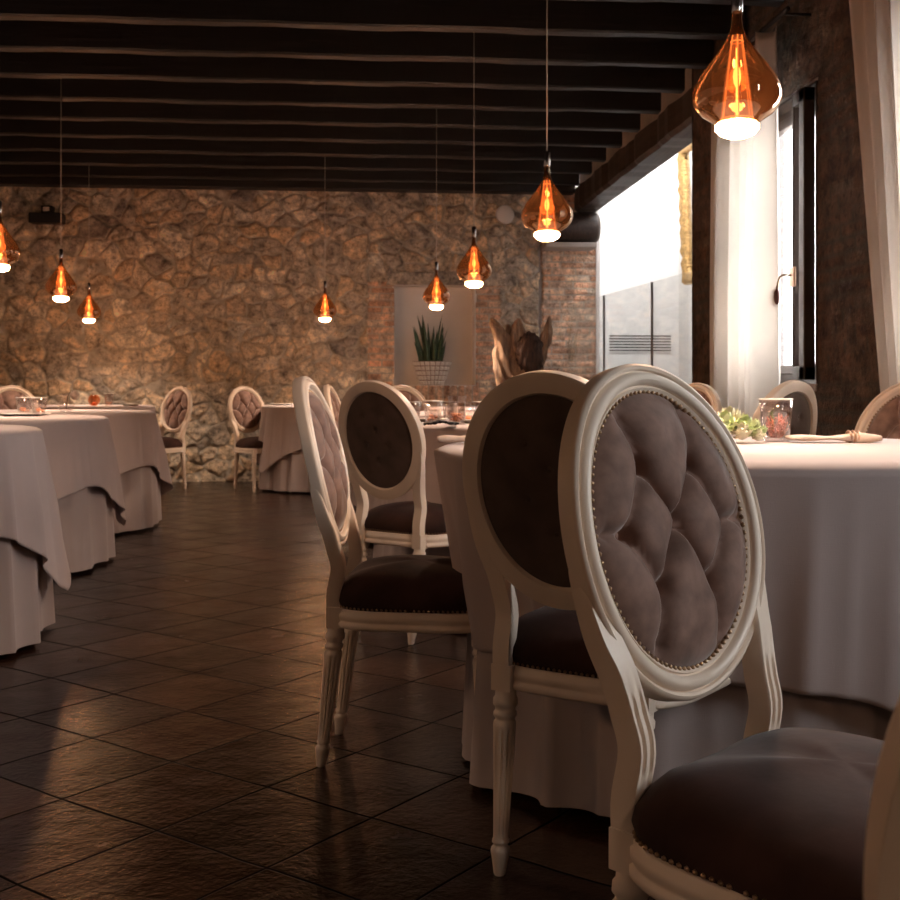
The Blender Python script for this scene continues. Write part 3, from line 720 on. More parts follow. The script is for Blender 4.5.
    def dseg(p, a, b, bow):
        ax, ay = a; bx, by_ = b; dx, dy = bx-ax, by_-ay; l2 = dx*dx+dy*dy
        q = max(0, min(1, ((p[0]-ax)*dx+(p[1]-ay)*dy)/l2)); l = math.sqrt(l2)
        ox, oy = -dy/l*bow*math.sin(PI*q), dx/l*bow*math.sin(PI*q)
        return math.hypot(p[0]-(ax+q*dx+ox), p[1]-(ay+q*dy+oy))
    def ph(x, y):
        rr = math.sqrt((x/ia)**2+(y/ib)**2)
        e = max(0, 1-rr)
        base = .006+.034*(1-math.exp(-e/.16))
        dc = min(dseg((x,y), a, b, .0015*(1 if i % 2 else -1)) for i, (a, b) in enumerate(lines))
        db = min(math.hypot(x-a, y-b) for a, b in btn)
        h = base - .025*math.exp(-dc/.0125)*min(1, e*7+.25) - .016*math.exp(-(db/.014)**2)*1.0
        h += .002*math.sin(x*70+y*23)*math.sin(y*41)*min(1, e*5)
        return max(h, -.004)
    bm = bmesh.new(); nr, na = 46, 150; rows = []
    for i in range(nr+1):
        r_ = math.sin((1-i/nr)*PI/2)**.9 if i < nr else 0
        if i == nr: break
        rows.append([bm.verts.new(bp_(ia*r_*math.cos(2*PI*k/na), ib*r_*math.sin(2*PI*k/na), .003+ph(ia*r_*math.cos(2*PI*k/na), ib*r_*math.sin(2*PI*k/na)))) for k in range(na)])
    for A, Bq in zip(rows, rows[1:]):
        for k in range(na): bm.faces.new((A[k], A[(k+1) % na], Bq[(k+1) % na], Bq[k]))
    cv = bm.verts.new(bp_(0,0,.003+ph(0,0)))
    for k in range(na): bm.faces.new((rows[-1][k], rows[-1][(k+1) % na], cv))
    bmesh.ops.recalc_face_normals(bm, faces=bm.faces)
    pad = build('tufted_pad', bm, 'velvet', t)
    for (a, b) in btn:
        bm = bmesh.new(); p = bp_(a, b, .003+ph(a, b)+.0005); ball(bm, (0,0,0), .0085, 2, 1, .5, 1)
        for v in bm.verts: v.co += p
        build('button', bm, 'velvet', pad)
    bm = bmesh.new(); nn_ = 104
    nails(bm, [bp_((ia+.0005)*math.cos(2*PI*k/nn_), (ib+.0005)*math.sin(2*PI*k/nn_), .0095) for k in range(nn_)], .0040)
    build('nail_trim', bm, 'nail', pad)
    # --- plain rear panel
    bm = bmesh.new(); rows = []; bb = [(0,.25),(-.33,-.08),(.33,-.08),(0,-.42),(-.3,.5),(.3,.5)]
    nr, na = 26, 72
    def rh(x, y):
        rr = math.sqrt((x/ia)**2+(y/ib)**2); h = -.010-.010*(1-rr**3)
        for a, b in bb: h += .008*math.exp(-(math.hypot(x-a*ia, y-b*ib)/.010)**2)
        return h
    for i in range(nr):
        r_ = 1.005*(1-i/nr)
        rows.append([bm.verts.new(bp_(ia*r_*math.cos(2*PI*k/na), ib*r_*math.sin(2*PI*k/na), rh(ia*r_*math.cos(2*PI*k/na), ib*r_*math.sin(2*PI*k/na)))) for k in range(na)])
    for A, Bq in zip(rows, rows[1:]):
        for k in range(na): bm.faces.new((A[k], A[(k+1) % na], Bq[(k+1) % na], Bq[k]))
    cv = bm.verts.new(bp_(0,0,rh(0,0)))
    for k in range(na): bm.faces.new((rows[-1][k], rows[-1][(k+1) % na], cv))
    bmesh.ops.recalc_face_normals(bm, faces=bm.faces); bmesh.ops.reverse_faces(bm, faces=bm.faces)
    rp_ = build('rear_panel', bm, 'velvet_back', t)
    for (a, b) in bb:
        p = bp_(a*ia, b*ib, rh(a*ia, b*ib)-.0005); bm = bmesh.new(); ball(bm, (0,0,0), .007, 2, 1, .45, 1)
        for v in bm.verts: v.co += p
        build('button', bm, 'velvet_back', rp_)
    return t
chair0 = make_chair(); used = [False]
def place_chair(x, d, head, label):
    p = cw(x, d); rz = -math.radians(head+5.07)
    if not used[0]:
        chair0.location = p; chair0.rotation_euler = (0,0,rz); chair0['label'] = label; used[0] = True; o = chair0
    else: o = dup(chair0, label, None, p, rz)
    o['group'] = 'oval-backed upholstered dining chairs'
    return o
place_chair(.460, 1.338, 137, 'nearest cream oval-back chair showing its deep-buttoned taupe front, at lower right')
place_chair(.335, 2.31, 33, 'cream chair seen from behind, just left of the nearest tufted chair')
place_chair(-.07, 2.93, 94, 'cream chair in profile with dark seat, left end of the large right table')
place_chair(-.10, 4.43, 38, 'cream chair seen from behind, beyond the profile chair in the centre')
place_chair(1.04, 4.36, -40, 'pale chair seen from behind before the far window, beyond the red-sprig tumbler')
place_chair(.93, 5.35, -123, 'cream chair whose rim just peeks over the nearest chair, under the far curtain')
place_chair(1.28, 3.45, -134, 'dark-padded cream chair cut by the right edge, behind the large table')
place_chair(-2.71, 10.58, -145, 'small tufted chair at the stone wall, right end of the left table row')
place_chair(-1.735, 10.61, 136, 'small tufted chair at the stone wall, left of the far central table')
place_chair(-.46, 7.18, 95, 'cream chair top peeking between the profile chair and the centre chair')
place_chair(-.21, 7.78, 154, 'distant cream chair whose top shows below the left end of the niche')
place_chair(.58, 8.0, -150, 'distant cream chair whose rim shows below the driftwood, under the niche right end')
place_chair(-3.14, 8.36, 150, 'dark-padded chair at the left edge behind the two tumblers')
place_chair(.383, .66, 6, 'blurred chair back edge closest to the camera, at the lower right corner')

# ================================================================== TABLES
def make_table(R, loc, label):
    t = thing('round_table', label, 'table', loc)
    bm = bmesh.new(); lathe(bm, [(R-.03,.735),(R,.74),(R,.765),(R-.01,.77)], 64); sharp(build('tabletop', bm, 'plank', t), 40)
    bm = bmesh.new(); lathe(bm, [(.26,0),(.26,.02),(.06,.05),(.045,.12),(.045,.68),(.16,.735)], 24); sharp(build('pedestal', bm, 'plank', t), 40)
    return t
def cloths(R, loc, rot, seed, half, where, hem=.02, hemtilt=0.0, Ru=None, cap=None, inward=None):
    """two layers: long round underskirt and square topper whose corners hang low"""
    r = random.Random(seed); Ru = Ru or R
    F_ = [(r.randint(9,12), r.uniform(0,6.28), .5), (r.randint(14,19), r.uniform(0,6.28), .38), (r.randint(5,7), r.uniform(0,6.28), .35), (r.randint(23,29), r.uniform(0,6.28), .15)]
    TOP = .7755
    def fold(th, drop):
        w_ = th + .06*math.sin(3*th+F_[0][1]) + .03*drop*math.sin(5*th+F_[1][1])
        s = sum(a*(2.1*(1-abs(math.sin((n*w_+p)/2)))**1.5-.75) for n, p, a in F_)
        return s*.042*min(1, max(0, drop/.30))**.8
    def under(th, z):
        drop = TOP-z
        return (Ru-R)*min(1, drop/.2) + R + .008 + .035*(drop/.77)**1.2 + fold(th, drop)
    na = 360
    # underskirt
    bm = bmesh.new(); rows = []
    nz_ = 34
    for q in (0.3, .7, .94, .985): rows.append([(R*q, TOP-.003)]*na)
    def hemz(th): return hem + hemtilt*math.sin(th-rot-HT)*.5
    zz = []
    prof = [[(R*q, TOP-.003) for _ in range(na)] for q in (.3,.7,.94,.985)]
    prof.append([(R+.002, TOP-.006) for _ in range(na)])
    for j in range(nz_):
        row = []
        for k in range(na):
            th = 2*PI*k/na; hz = hemz(th); z = TOP-.012 - (TOP-.012-hz)*(j/(nz_-1)); row.append((under(th, z), z))
        prof.append(row)
    V = [[bm.verts.new((rr*math.cos(2*PI*k/na), rr*math.sin(2*PI*k/na), z)) for k, (rr, z) in enumerate(row)] for row in prof]
    for A, Bq in zip(V, V[1:]):
        for k in range(na): bm.faces.new((A[k], A[(k+1) % na], Bq[(k+1) % na], Bq[k]))
    bm.faces.new(list(reversed(V[0]))); bmesh.ops.recalc_face_normals(bm, faces=bm.faces)
    u = build('underskirt', bm, 'linen2'); u.location = loc; u.rotation_euler = (0,0,0)
    tag(u, 'long linen underskirt, ' + where, 'tablecloth', 'long table underskirts')
    # topper
    bm = bmesh.new(); nz_ = 40
    def drop_at(th):
        a = (th-rot) % (PI/2); a = a-PI/4   # 0 at the corner
        m_ = abs(a)/(PI/4)                  # corner=0 ... 1 at mid side
        cor = cap(th) if cap else .60
        mid = half-R
        return mid + (cor-mid)*(1-m_)**1.6 + .012*math.sin(7*th+seed)
    prof = [[(R*q, TOP+.0025) for _ in range(na)] for q in (.25,.5,.75,.92,.975)]
    prof.append([(R+.004, TOP-.001) for _ in range(na)])
    C4 = r.uniform(.8,1.2)
    for j in range(nz_):
        row = []
        for k in range(na):
            th = 2*PI*k/na; D = drop_at(th); t = j/(nz_-1); z = TOP-.010-(D-.010)*t
            a = ((th-rot) % (PI/2))-PI/4
            dd = TOP-z
            cor = math.exp(-(a/.20)**2)
            side = math.exp(-((abs(a)-.40)/.13)**2)
            ex = .012 + .012*t + C4*(.05*cor*(dd/.6)**1.1) - .0*side
            # deep conical fold on either side of the corner
            ex += .035*max(0, math.sin(a*15+seed))*(dd/.5)*math.exp(-(a/.55)**2)
            under_r = max(under(th, z), R+.008+.02*dd) if Ru >= R-.02 else (R + .008 + .03*(dd/.77) + fold(th, dd))
            iw = inward(th) if inward else 0
            row.append((under_r+ex*(1-iw) - .085*iw*(dd/.4) + .02*iw, z))
        prof.append(row)
    V = [[bm.verts.new((rr*math.cos(2*PI*k/na), rr*math.sin(2*PI*k/na), z)) for k, (rr, z) in enumerate(row)] for row in prof]
    for A, Bq in zip(V, V[1:]):
        for k in range(na): bm.faces.new((A[k], A[(k+1) % na], Bq[(k+1) % na], Bq[k]))
    bm.faces.new(list(reversed(V[0]))); bmesh.ops.recalc_face_normals(bm, faces=bm.faces)
    o = build('square_topper', bm, 'linen'); o.location = loc
    md = o.modifiers.new('s', 'SOLIDIFY'); md.thickness = .002; md.offset = 1
    tag(o, 'square linen topper, ' + where, 'tablecloth', 'square linen toppers')
HT = 0.0
TAB = []
def full_table(R, loc, rot, seed, half, where, **kw):
    make_table(R-.012, loc, 'round table hidden under linen, ' + where)
    cloths(R-.006, loc, rot, seed, half, where, **kw); TAB.append((loc, R))
T1 = cw(.70, 2.90)
HT = math.radians(200)
full_table(.72, T1, math.radians(66), 21, 1.13, 'the large table at the right front', hem=.09, hemtilt=.16, Ru=.63, cap=lambda th: .66-.22*max(0, math.cos(th-math.radians(200)))**.4, inward=lambda th: max(0, math.cos(th-math.radians(200)))**.6)
T2 = cw(.40, 5.0)
full_table(.70, T2, math.radians(40), 32, 1.03, 'the middle table behind the centre chair')
T3 = cw(.15, 7.1)
full_table(.68, T3, math.radians(10), 43, 1.0, 'the third table on the right, under the third pendant')
T4 = cw(-.10, 9.2)
full_table(.65, T4, math.radians(25), 54, .98, 'the table below the wall niche')
T5 = cw(-1.12, 10.76)
full_table(.62, T5, math.radians(-10), 65, .95, 'the far central table at the stone wall')
L1 = Vector((-1.89, 4.30, 0)); L2 = Vector((-2.03, 6.2, 0)); L3 = Vector((-2.05, 7.86, 0)); L4 = Vector((-2.42, 10.6, 0))
full_table(.74, L1, math.radians(-35), 76, 1.06, 'the nearest table of the left row')
full_table(.74, L2, math.radians(-22), 87, 1.07, 'the second table of the left row')
full_table(.74, L3, math.radians(-18), 98, 1.07, 'the third table of the left row')
full_table(.66, L4, math.radians(20), 109, .98, 'the last table of the left row')

# ================================================================== PENDANTS
def make_pendant():
    t = thing('pendant_lamp', 'x', 'pendant lamp')
    bm = bmesh.new()
    gp = [(.050,.034),(.066,.046),(.085,.058),(.099,.074),(.1065,.092),(.1075,.106),(.103,.125),(.090,.150),(.072,.176),(.052,.202),(.034,.228),(.021,.250),(.0145,.268),(.012,.290),(.012,.322)]
    lathe(bm, gp, 56, cap=False); build('glass_shade', bm, 'amber_glass', t)
    bm = bmesh.new(); lathe(bm, [(.006,.0),(.026,.002),(.042,.009),(.050,.018),(.053,.022),(.050,.026),(.053,.030),(.048,.034),(.02,.036)], 40)
    build('lens', bm, 'lens', t)
    bm = bmesh.new(); lathe(bm, [(.041,.040),(.039,.060),(.030,.140),(.020,.205),(.012,.250)], 32, cap=False); build('inner_cone', bm, 'diffuser', t)
    bm = bmesh.new()
    for k in range(6):
        a = 2*PI*k/6+.3; tube(bm, [(.040*math.cos(a), .040*math.sin(a), .042), (.0125*math.cos(a), .0125*math.sin(a), .25)], .0014, 6)
    for z, r in ((.045,.040),(.235,.0150)): tube(bm, [(r*math.cos(2*PI*k/24), r*math.sin(2*PI*k/24), z) for k in range(25)], .0016, 6)
    build('wire_cage', bm, 'copper_lit', t)
    bm = bmesh.new(); ball(bm, (0,0,.075), .015, 2, 1,1,.8); ball(bm, (0,0,.150), .010, 2, 1,1,2.8); tube(bm, [(0,0,.05),(0,0,.22)], .003, 6); build('bulb', bm, 'bulb', t)
    bm = bmesh.new(); lathe(bm, [(.0135,.308),(.014,.310),(.014,.365),(.010,.370),(.003,.373)], 24); sharp(build('socket_cap', bm, 'chrome', t), 40)
    H = 2.9-.0
    cbm = bmesh.new(); tube(cbm, [(0,0,.37),(0,0,CEIL-PZ)], .0024, 8); build('cable', cbm, 'cable', t)
    cbm = bmesh.new(); lathe(cbm, [(.045,CEIL-PZ-.03),(.05,CEIL-PZ-.025),(.05,CEIL-PZ)], 28); sharp(build('ceiling_rose', cbm, 'black_metal', t), 40)
    return t
PZ = 1.536
M['copper_lit'] = emis('lit_copper_wire', (1.0, 0.42, 0.15), 3.0)
pend0 = make_pendant(); first = True
gap = [y-.3 for y in beam_y]
def place_pendant(px, bot, width, label, watt=1.0):
    global first
    d = .215*F/width if width else None
    if d is None: d = (PZ-EYE)*F/(390-bot)
    p = pw(px, d, PZ)
    if first: o = pend0; first = False
    else: o = dup(pend0)
    o.location = p; o['label'] = label; o['group'] = 'amber glass pendant lamps'
    l = bpy.data.lights.new('lamp_downlight', 'SPOT'); l.energy = SPOTW*watt; l.color = (1.0, .78, .60); l.spot_size = math.radians(150); l.spot_blend = .75; l.shadow_soft_size = .045
    lo = bpy.data.objects.new('lamp_downlight', l); C.objects.link(lo); lo.location = (p.x, p.y, PZ-.006)
    l = bpy.data.lights.new('lamp_glow', 'POINT'); l.energy = 17; l.color = (1.0, .90, .82); l.shadow_soft_size = .02
    lo = bpy.data.objects.new('lamp_glow', l); C.objects.link(lo); lo.location = (p.x, p.y, PZ+.12)
    return p
SPOTW = 58
D = [place_pendant(737, 138, None, 'largest amber glass pendant, near the top right corner'),
     place_pendant(547, 241, None, 'second largest amber pendant, before the girder'),
     place_pendant(474, 288, None, 'amber pendant right of the niche, between its two neighbours', 1.5),
     place_pendant(436.5, 310, None, 'amber pendant hanging in front of the wall niche', 1.7),
     place_pendant(325, 322, None, 'small amber pendant alone before the middle of the stone wall', 1.4),
     place_pendant(61, 302, None, 'larger of the two amber pendants before the left stone wall'),
     place_pendant(89, 323, None, 'smaller of the two amber pendants before the left stone wall'),
     place_pendant(-1, 272, None, 'amber pendant cut in half by the left edge of the photo')]
# one more over the nearest left table, just outside the frame (its glow reaches the cloth)
l = bpy.data.lights.new('lamp_downlight', 'SPOT'); l.energy = SPOTW; l.color = (1.0, .78, .60); l.spot_size = math.radians(150); l.spot_blend = .75; l.shadow_soft_size = .045
px_ = dup(pend0, 'amber glass pendant over the nearest left table', 'amber glass pendant lamps', (L1.x, L1.y, PZ))
lo = bpy.data.objects.new('lamp_downlight', l); C.objects.link(lo); lo.location = (L1.x, L1.y, PZ-.006)

# unseen lamps added along the two rows to light the near chair backs
for (x, y, k) in ((-1.9, 2.3, .9), (-1.9, .2, 1.6), (.9, -.9, 2.6)):
    q = dup(pend0, 'unseen amber glass pendant added further along the rows, behind the camera', 'amber glass pendant lamps', (x, y, PZ))
    l = bpy.data.lights.new('lamp_downlight', 'SPOT'); l.energy = SPOTW*k*.30; l.color = (1.0, .78, .60); l.spot_size = math.radians(150); l.spot_blend = .75; l.shadow_soft_size = .045
    lo = bpy.data.objects.new('lamp_downlight', l); C.objects.link(lo); lo.location = (x, y, PZ-.006)

# ================================================================== TABLE WARE
TZ = .779
def tumbler_bm(r0, r1, h):
    bm = bmesh.new()
    lathe(bm, [(r0*.9,.0),(r0,.002),(r0+(r1-r0)*.25,h*.3),(r0+(r1-r0)*.6,h*.7),(r1,h),(r1-.002,h+.0005),(r0+(r1-r0)*.55,h*.68),(r0*.92,.012),(.002,.010)], 36, cap=False)
    return bm
def tumbler(px, d, label, group=None, r0=.030, r1=.042, h=.095, fill='amber_bits'):
    t = thing('tumbler', label, 'glass', pw(px, d, TZ), random.uniform(0, 3), group)
    build('glass_body', tumbler_bm(r0, r1, h), 'pink_glass', t)
    bm = bmesh.new(); lathe(bm, [(r1-.002,h-.001),(r1+.0012,h-.0005),(r1+.0005,h+.002),(r1-.002,h+.001)], 36, cap=False); build('rim', bm, 'china', t)
    if fill:
        bm = bmesh.new()
        for k in range(22):
            a = random.uniform(0, 6.28); q = random.uniform(0, r0*.72); ball(bm, (q*math.cos(a), q*math.sin(a), random.uniform(.017,.034)), random.uniform(.004,.007), 1)
        build('amber_beads', bm, fill, t)
    return t
# large table
rt = thing('tumbler', 'clear glass tumbler filled with red sprigs on the large right table', 'glass', pw(776, 3.13, TZ))
build('glass_body', tumbler_bm(.036, .045, .115), 'pink_glass', rt)
bm = bmesh.new(); lathe(bm, [(.043,.114),(.0462,.1145),(.0455,.118),(.043,.117)], 36, cap=False); build('rim', bm, 'china', rt)
bm = bmesh.new()
for k in range(34):
    a = random.uniform(0, 6.28); q = .030*math.sqrt(random.random()); x, y = q*math.cos(a), q*math.sin(a); h = random.uniform(.03,.078)
    a2 = a+random.uniform(-1,1); tube(bm, [(x*.5,y*.5,.012), (x*.8,y*.8,h*.6), (x+.006*math.cos(a2), y+.006*math.sin(a2), h)], lambda i: .0022-.0004*i, 5)
    for j in range(2): ball(bm, (x*.8+random.uniform(-.005,.005), y*.8+random.uniform(-.005,.005), h*random.uniform(.5,1)), .0038, 1)
build('red_sprigs', bm, 'coral', rt)
fl_ = thing('flower_posy', 'pale green and cream flower posy lying beside the red-sprig tumbler', 'flowers', pw(744, 3.02, TZ))
def blossom(cx, cy, cz, r, n, mat, par, seed):
    rr = random.Random(seed); bm = bmesh.new()
    for k in range(n):
        u = rr.random()*2-.6; a = rr.uniform(0, 6.28); el = math.asin(max(-1, min(1, u)))
        dv = Vector((math.cos(a)*math.cos(el), math.sin(a)*math.cos(el), math.sin(el)))
        side = dv.cross(Vector((0,0,1))).normalized() if abs(dv.z) < .95 else Vector((1,0,0)); up = side.cross(dv)
        c = Vector((cx,cy,cz)); s = r*rr.uniform(.45,.7); b0_ = c+dv*r*.35
        p = [b0_, b0_+dv*s*.5+side*s*.45+up*s*.15, b0_+dv*s*.95+up*s*.35, b0_+dv*s*.5-side*s*.45+up*s*.15]
        m2 = b0_+dv*s*.6-up*s*.1
        vs = [bm.verts.new(q) for q in p]; mm = bm.verts.new(m2)
        for i in range(4): bm.faces.new((vs[i], vs[(i+1) % 4], mm))
    ball(bm, (cx,cy,cz), r*.55, 2)
    return build('blossom', bm, mat, par)
for i, (x, y, z, r, mt) in enumerate([(-.035,.02,.050,.050,'petal_cream'), (.0,-.01,.038,.042,'petal'), (.032,.0,.032,.034,'petal'), (-.01,.03,.062,.030,'petal_cream'), (.028,-.028,.020,.022,'petal_cream'), (-.055,-.01,.045,.045,'petal'), (-.02,-.04,.028,.030,'petal_cream')]):
    blossom(x, y, z, r, 46, mt, fl_, i)
def napkin(px, d, rz, label, L_=.20, W_=.07, ring=True):
    t = thing('napkin', label, 'napkin', pw(px, d, TZ), rz)
    bm = bmesh.new(); n = 30; rows = []
    for i in range(n+1):
        u = i/n; x = -L_/2+L_*u; pin = (1-.50*math.exp(-((x-L_*.22)/.022)**2)) if ring else 1; w = W_/2*pin; h = .0065*(.8+1.1*math.exp(-((x-L_*.22)/.05)**2)) + .003*math.sin(u*9)
        row = []
        for k in range(14):
            a = 2*PI*k/14; row.append(bm.verts.new((x, w*math.copysign(abs(math.cos(a))**.45, math.cos(a)), .012+h*math.copysign(abs(math.sin(a))**.6, math.sin(a)))))
        rows.append(row)
    for A, Bq in zip(rows, rows[1:]):
        for k in range(14): bm.faces.new((A[k], A[(k+1) % 14], Bq[(k+1) % 14], Bq[k]))
    bm.faces.new(rows[0]); bm.faces.new(rows[-1]); bmesh.ops.recalc_face_normals(bm, faces=bm.faces)
    lo_ = min(v.co.z for v in bm.verts)
    for v in bm.verts: v.co.z -= lo_
    build('folded_cloth', bm, 'napkin', t)
    if ring:
        bm = bmesh.new()
        for q in (-.011, 0, .011):
            tube(bm, [(L_*.22+q, .021*math.cos(2*PI*k/20), .016+.016*math.sin(2*PI*k/20)) for k in range(21)], .0032, 6)
        build('copper_ring', bm, 'copper', t)
    return t
napkin(833, 3.06, math.radians(-8), 'beige linen napkin in a copper ring on the large right table', .235, .075)
napkin(462, 2.99, math.radians(-3), 'rolled pinkish napkin at the left rim of the large right table', .13, .05, False)
# middle table
tumbler(433, 4.80, 'clear tumbler with amber beads, left one on the middle table')
tumbler(450, 5.55, 'clear tumbler at the back of the middle table, between the other two', r1=.040, h=.085)
tumbler(481, 5.45, 'clear tumbler at the right back of the middle table', r1=.040, h=.085)
tumbler(413, 5.35, 'clear tumbler at the left rim of the middle table, beside the centre chair', r1=.040, h=.085)
jg = thing('glass_jug', 'small faceted glass jug with amber beads in the centre of the middle table', 'jug', pw(457, 4.62, TZ))
bm = bmesh.new(); lathe(bm, [(.030,0),(.034,.003),(.035,.04),(.034,.09),(.040,.118),(.038,.118),(.032,.09),(.032,.012),(.003,.010)], 12, cap=False); build('glass_body', bm, 'pink_glass', jg, smooth=False)
bm = bmesh.new()
for k in range(46):
    a = random.uniform(0, 6.28); q = .022*math.sqrt(random.random()); ball(bm, (q*math.cos(a), q*math.sin(a), random.uniform(.018,.045)), .006, 1)
build('amber_beads', bm, 'amber_bits', jg)
def orb(px, d, z, r, mat, label, nm='glass_orb'):
    t = thing(nm, label, 'ornament', pw(px, d, z))
    bm = bmesh.new(); prof = [(.004,0)]+[(r*math.sin(PI*k/14), r-r*math.cos(PI*k/14)) for k in range(2,13)]+([(.012, 2*r+.002),(.016, 2*r+.010)] if mat == 'pink_glass' else [(.3*r, 1.93*r)])
    lathe(bm, prof, 28, cap=False); build('globe', bm, mat, t)
    bm = bmesh.new(); ball(bm, (0,0,r*.42), r*.42, 2, 1,1,.7); build('filling', bm, 'amber_bits', t); return t
orb(468, 4.95, TZ, .040, 'pink_glass', 'round clear glass vase behind the faceted jug')
def plate(px, d, r, label, mat='china'):
    bm = bmesh.new(); lathe(bm, [(r*.55,0),(r*.6,.003),(r*.95,.012),(r,.015),(r*.99,.017),(r*.6,.008),(.002,.006)], 44); o = build('plate', bm, mat); o.location = pw(px, d, TZ); return tag(o, label, 'plate')
plate(478, 4.85, .10, 'white plate on the middle table beside the nearest back rim')
plate(428, 5.1, .09, 'white plate at the left of the middle table')
bc = thing('black_napkin', 'crumpled black cloth on the front rim of the middle table', 'napkin', pw(441, 4.42, TZ))
bm = bmesh.new(); rows = []
for i in range(17):
    row = []
    for j in range(9):
        x, y = (i/16-.5)*.13, (j/8-.5)*.07; row.append(bm.verts.new((x, y+.006*math.sin(i), .004+.010*abs(math.sin(i*1.1+j*.8))+.008*math.exp(-(x/.03)**2))))
    rows.append(row)
for A, Bq in zip(rows, rows[1:]):
    for j in range(8): bm.faces.new((A[j], A[j+1], Bq[j+1], Bq[j]))
o = build('cloth', bm, 'black_cloth', bc); md = o.modifiers.new('s', 'SOLIDIFY'); md.thickness = .004
# left row
plate(22, 6.2, .15, 'wide pale plate under the two tumblers on the second left table')
for a_, (px, d, lab, hh) in enumerate([(24, 6.25, 'left one of the two tumblers on the second left table', .018), (39, 6.05, 'right one of the two tumblers on the second left table', .0)]):
    t_ = tumbler(px, d, 'clear footed ' + lab, r0=.032, r1=.043, h=.09)
    t_.location.z += .010
vs = thing('bulb_vase', 'small clear round vase with a drooping dried bloom on the third left table', 'vase', pw(66, 7.25, TZ))
bm = bmesh.new(); lathe(bm, [(.010,0),(.035,.006),(.050,.028),(.052,.045),(.042,.068),(.022,.085),(.016,.100),(.026,.116)], 28, cap=False); build('glass_body', bm, 'pink_glass', vs)
bm = bmesh.new(); tube(bm, [(0,0,.02),(.01,0,.10),(.03,0,.14),(.055,0,.12)], .002, 5); build('stem', bm, 'soil', vs)
bm = bmesh.new(); ball(bm, (.055,0,.112), .028, 2)
for v in bm.verts: v.co += Vector((random.uniform(-.006,.006), random.uniform(-.006,.006), random.uniform(-.006,.006)))
build('dried_bloom', bm, 'napkin', vs)
orb(94, 10.15, TZ, .052, 'orange_glass', 'round orange glass candle bowl on the last left table')
tumbler(109, 10.2, 'clear tumbler beside the orange bowl on the last left table', r0=.034, r1=.044, h=.11)
plate(130, 10.15, .09, 'small white plate at the right of the last left table')
plate(282, 10.5, .12, 'white plate on the far central table')

# ================================================================== PLANT
pt = thing('potted_snake_plant', 'spiky green snake plant in a white woven pot in the wall niche', 'plant', (.885, WY+.085, NZ0))
pt.location.x = (0.0884+.9961*(-18/F))/(.9961+.0884*18/F)*11.8
def potr(z): return .108 + (.200-.108)*min(1, (z/.245)**.85)
bm = bmesh.new(); lathe(bm, [(.10,0)]+[(potr(z), z) for z in (.0,.06,.12,.18,.235)]+[(.203,.245),(.185,.245),(.178,.20),(.01,.20)], 40)
pot = build('pot', bm, 'drift', pt)
sy = .62
bm = bmesh.new()
for j in range(5):
    for k in range(22):
        a0 = 2*PI*(k+.06)/22; a1 = 2*PI*(k+.94)/22; z0, z1 = .245*(j+.06)/5, .245*(j+.94)/5; P4 = []
        for (a, z) in ((a0,z0),(a1,z0),(a1,z1),(a0,z1)):
            P4.append(bm.verts.new((potr(z)*math.cos(a), potr(z)*math.sin(a), z)))
        am, zm = (a0+a1)/2, (z0+z1)/2; I4 = []
        for (a, z) in ((a0,z0),(a1,z0),(a1,z1),(a0,z1)):
            a, z = am+(a-am)*.6, zm+(z-zm)*.6; I4.append(bm.verts.new(((potr(z)+.013)*math.cos(a), (potr(z)+.013)*math.sin(a), z)))
        for i in range(4): bm.faces.new((P4[i], P4[(i+1) % 4], I4[(i+1) % 4], I4[i]))
        bm.faces.new(I4)
build('woven_strips', bm, 'china', pot, smooth=False)
bm = bmesh.new(); lathe(bm, [(.01,.205),(.178,.212),(.18,.20)], 30, cap=False); build('soil', bm, 'soil', pt)
M['leaf'] = simple('snake_plant_leaf', (0.030, 0.075, 0.028), 0.35, noise=0.5, nscale=9, stretch=(1,1,8))
for k in range(46):
    a = 2*PI*k/13*1.0+random.uniform(-.2,.2); q = random.uniform(.02,.15); h = random.choice([.52,.44,.36,.30,.26,.40,.33]) if k % 3 else random.uniform(.2,.3)
    bx, by_ = q*math.cos(a), q*math.sin(a)*.7; out_ = random.uniform(.05,.26)*h*1.1; tw = random.uniform(0, 3.1)
    bm = bmesh.new(); rows = []; n = 12
    for i in range(n+1):
        u = i/n; w = .017*(.6+.9*u*(1-u)*2.2)*(1-u**5) + .0005
        c = Vector((bx+math.cos(a)*out_*u**1.6, by_+math.sin(a)*out_*.5*u**1.6, .205+h*u)); s = Vector((math.cos(tw), math.sin(tw), 0)); nn2 = Vector((-s.y, s.x, 0))
        rows.append([bm.verts.new(p) for p in (c-s*w, c-nn2*.007*(1-u), c+s*w, c+nn2*.003*(1-u))])
    for A, Bq in zip(rows, rows[1:]):
        for i in range(4): bm.faces.new((A[i], A[(i+1) % 4], Bq[(i+1) % 4], Bq[i]))
    bmesh.ops.recalc_face_normals(bm, faces=bm.faces)
    build('leaf', bm, 'leaf', pt)
pt.scale = (1, .55, 1)

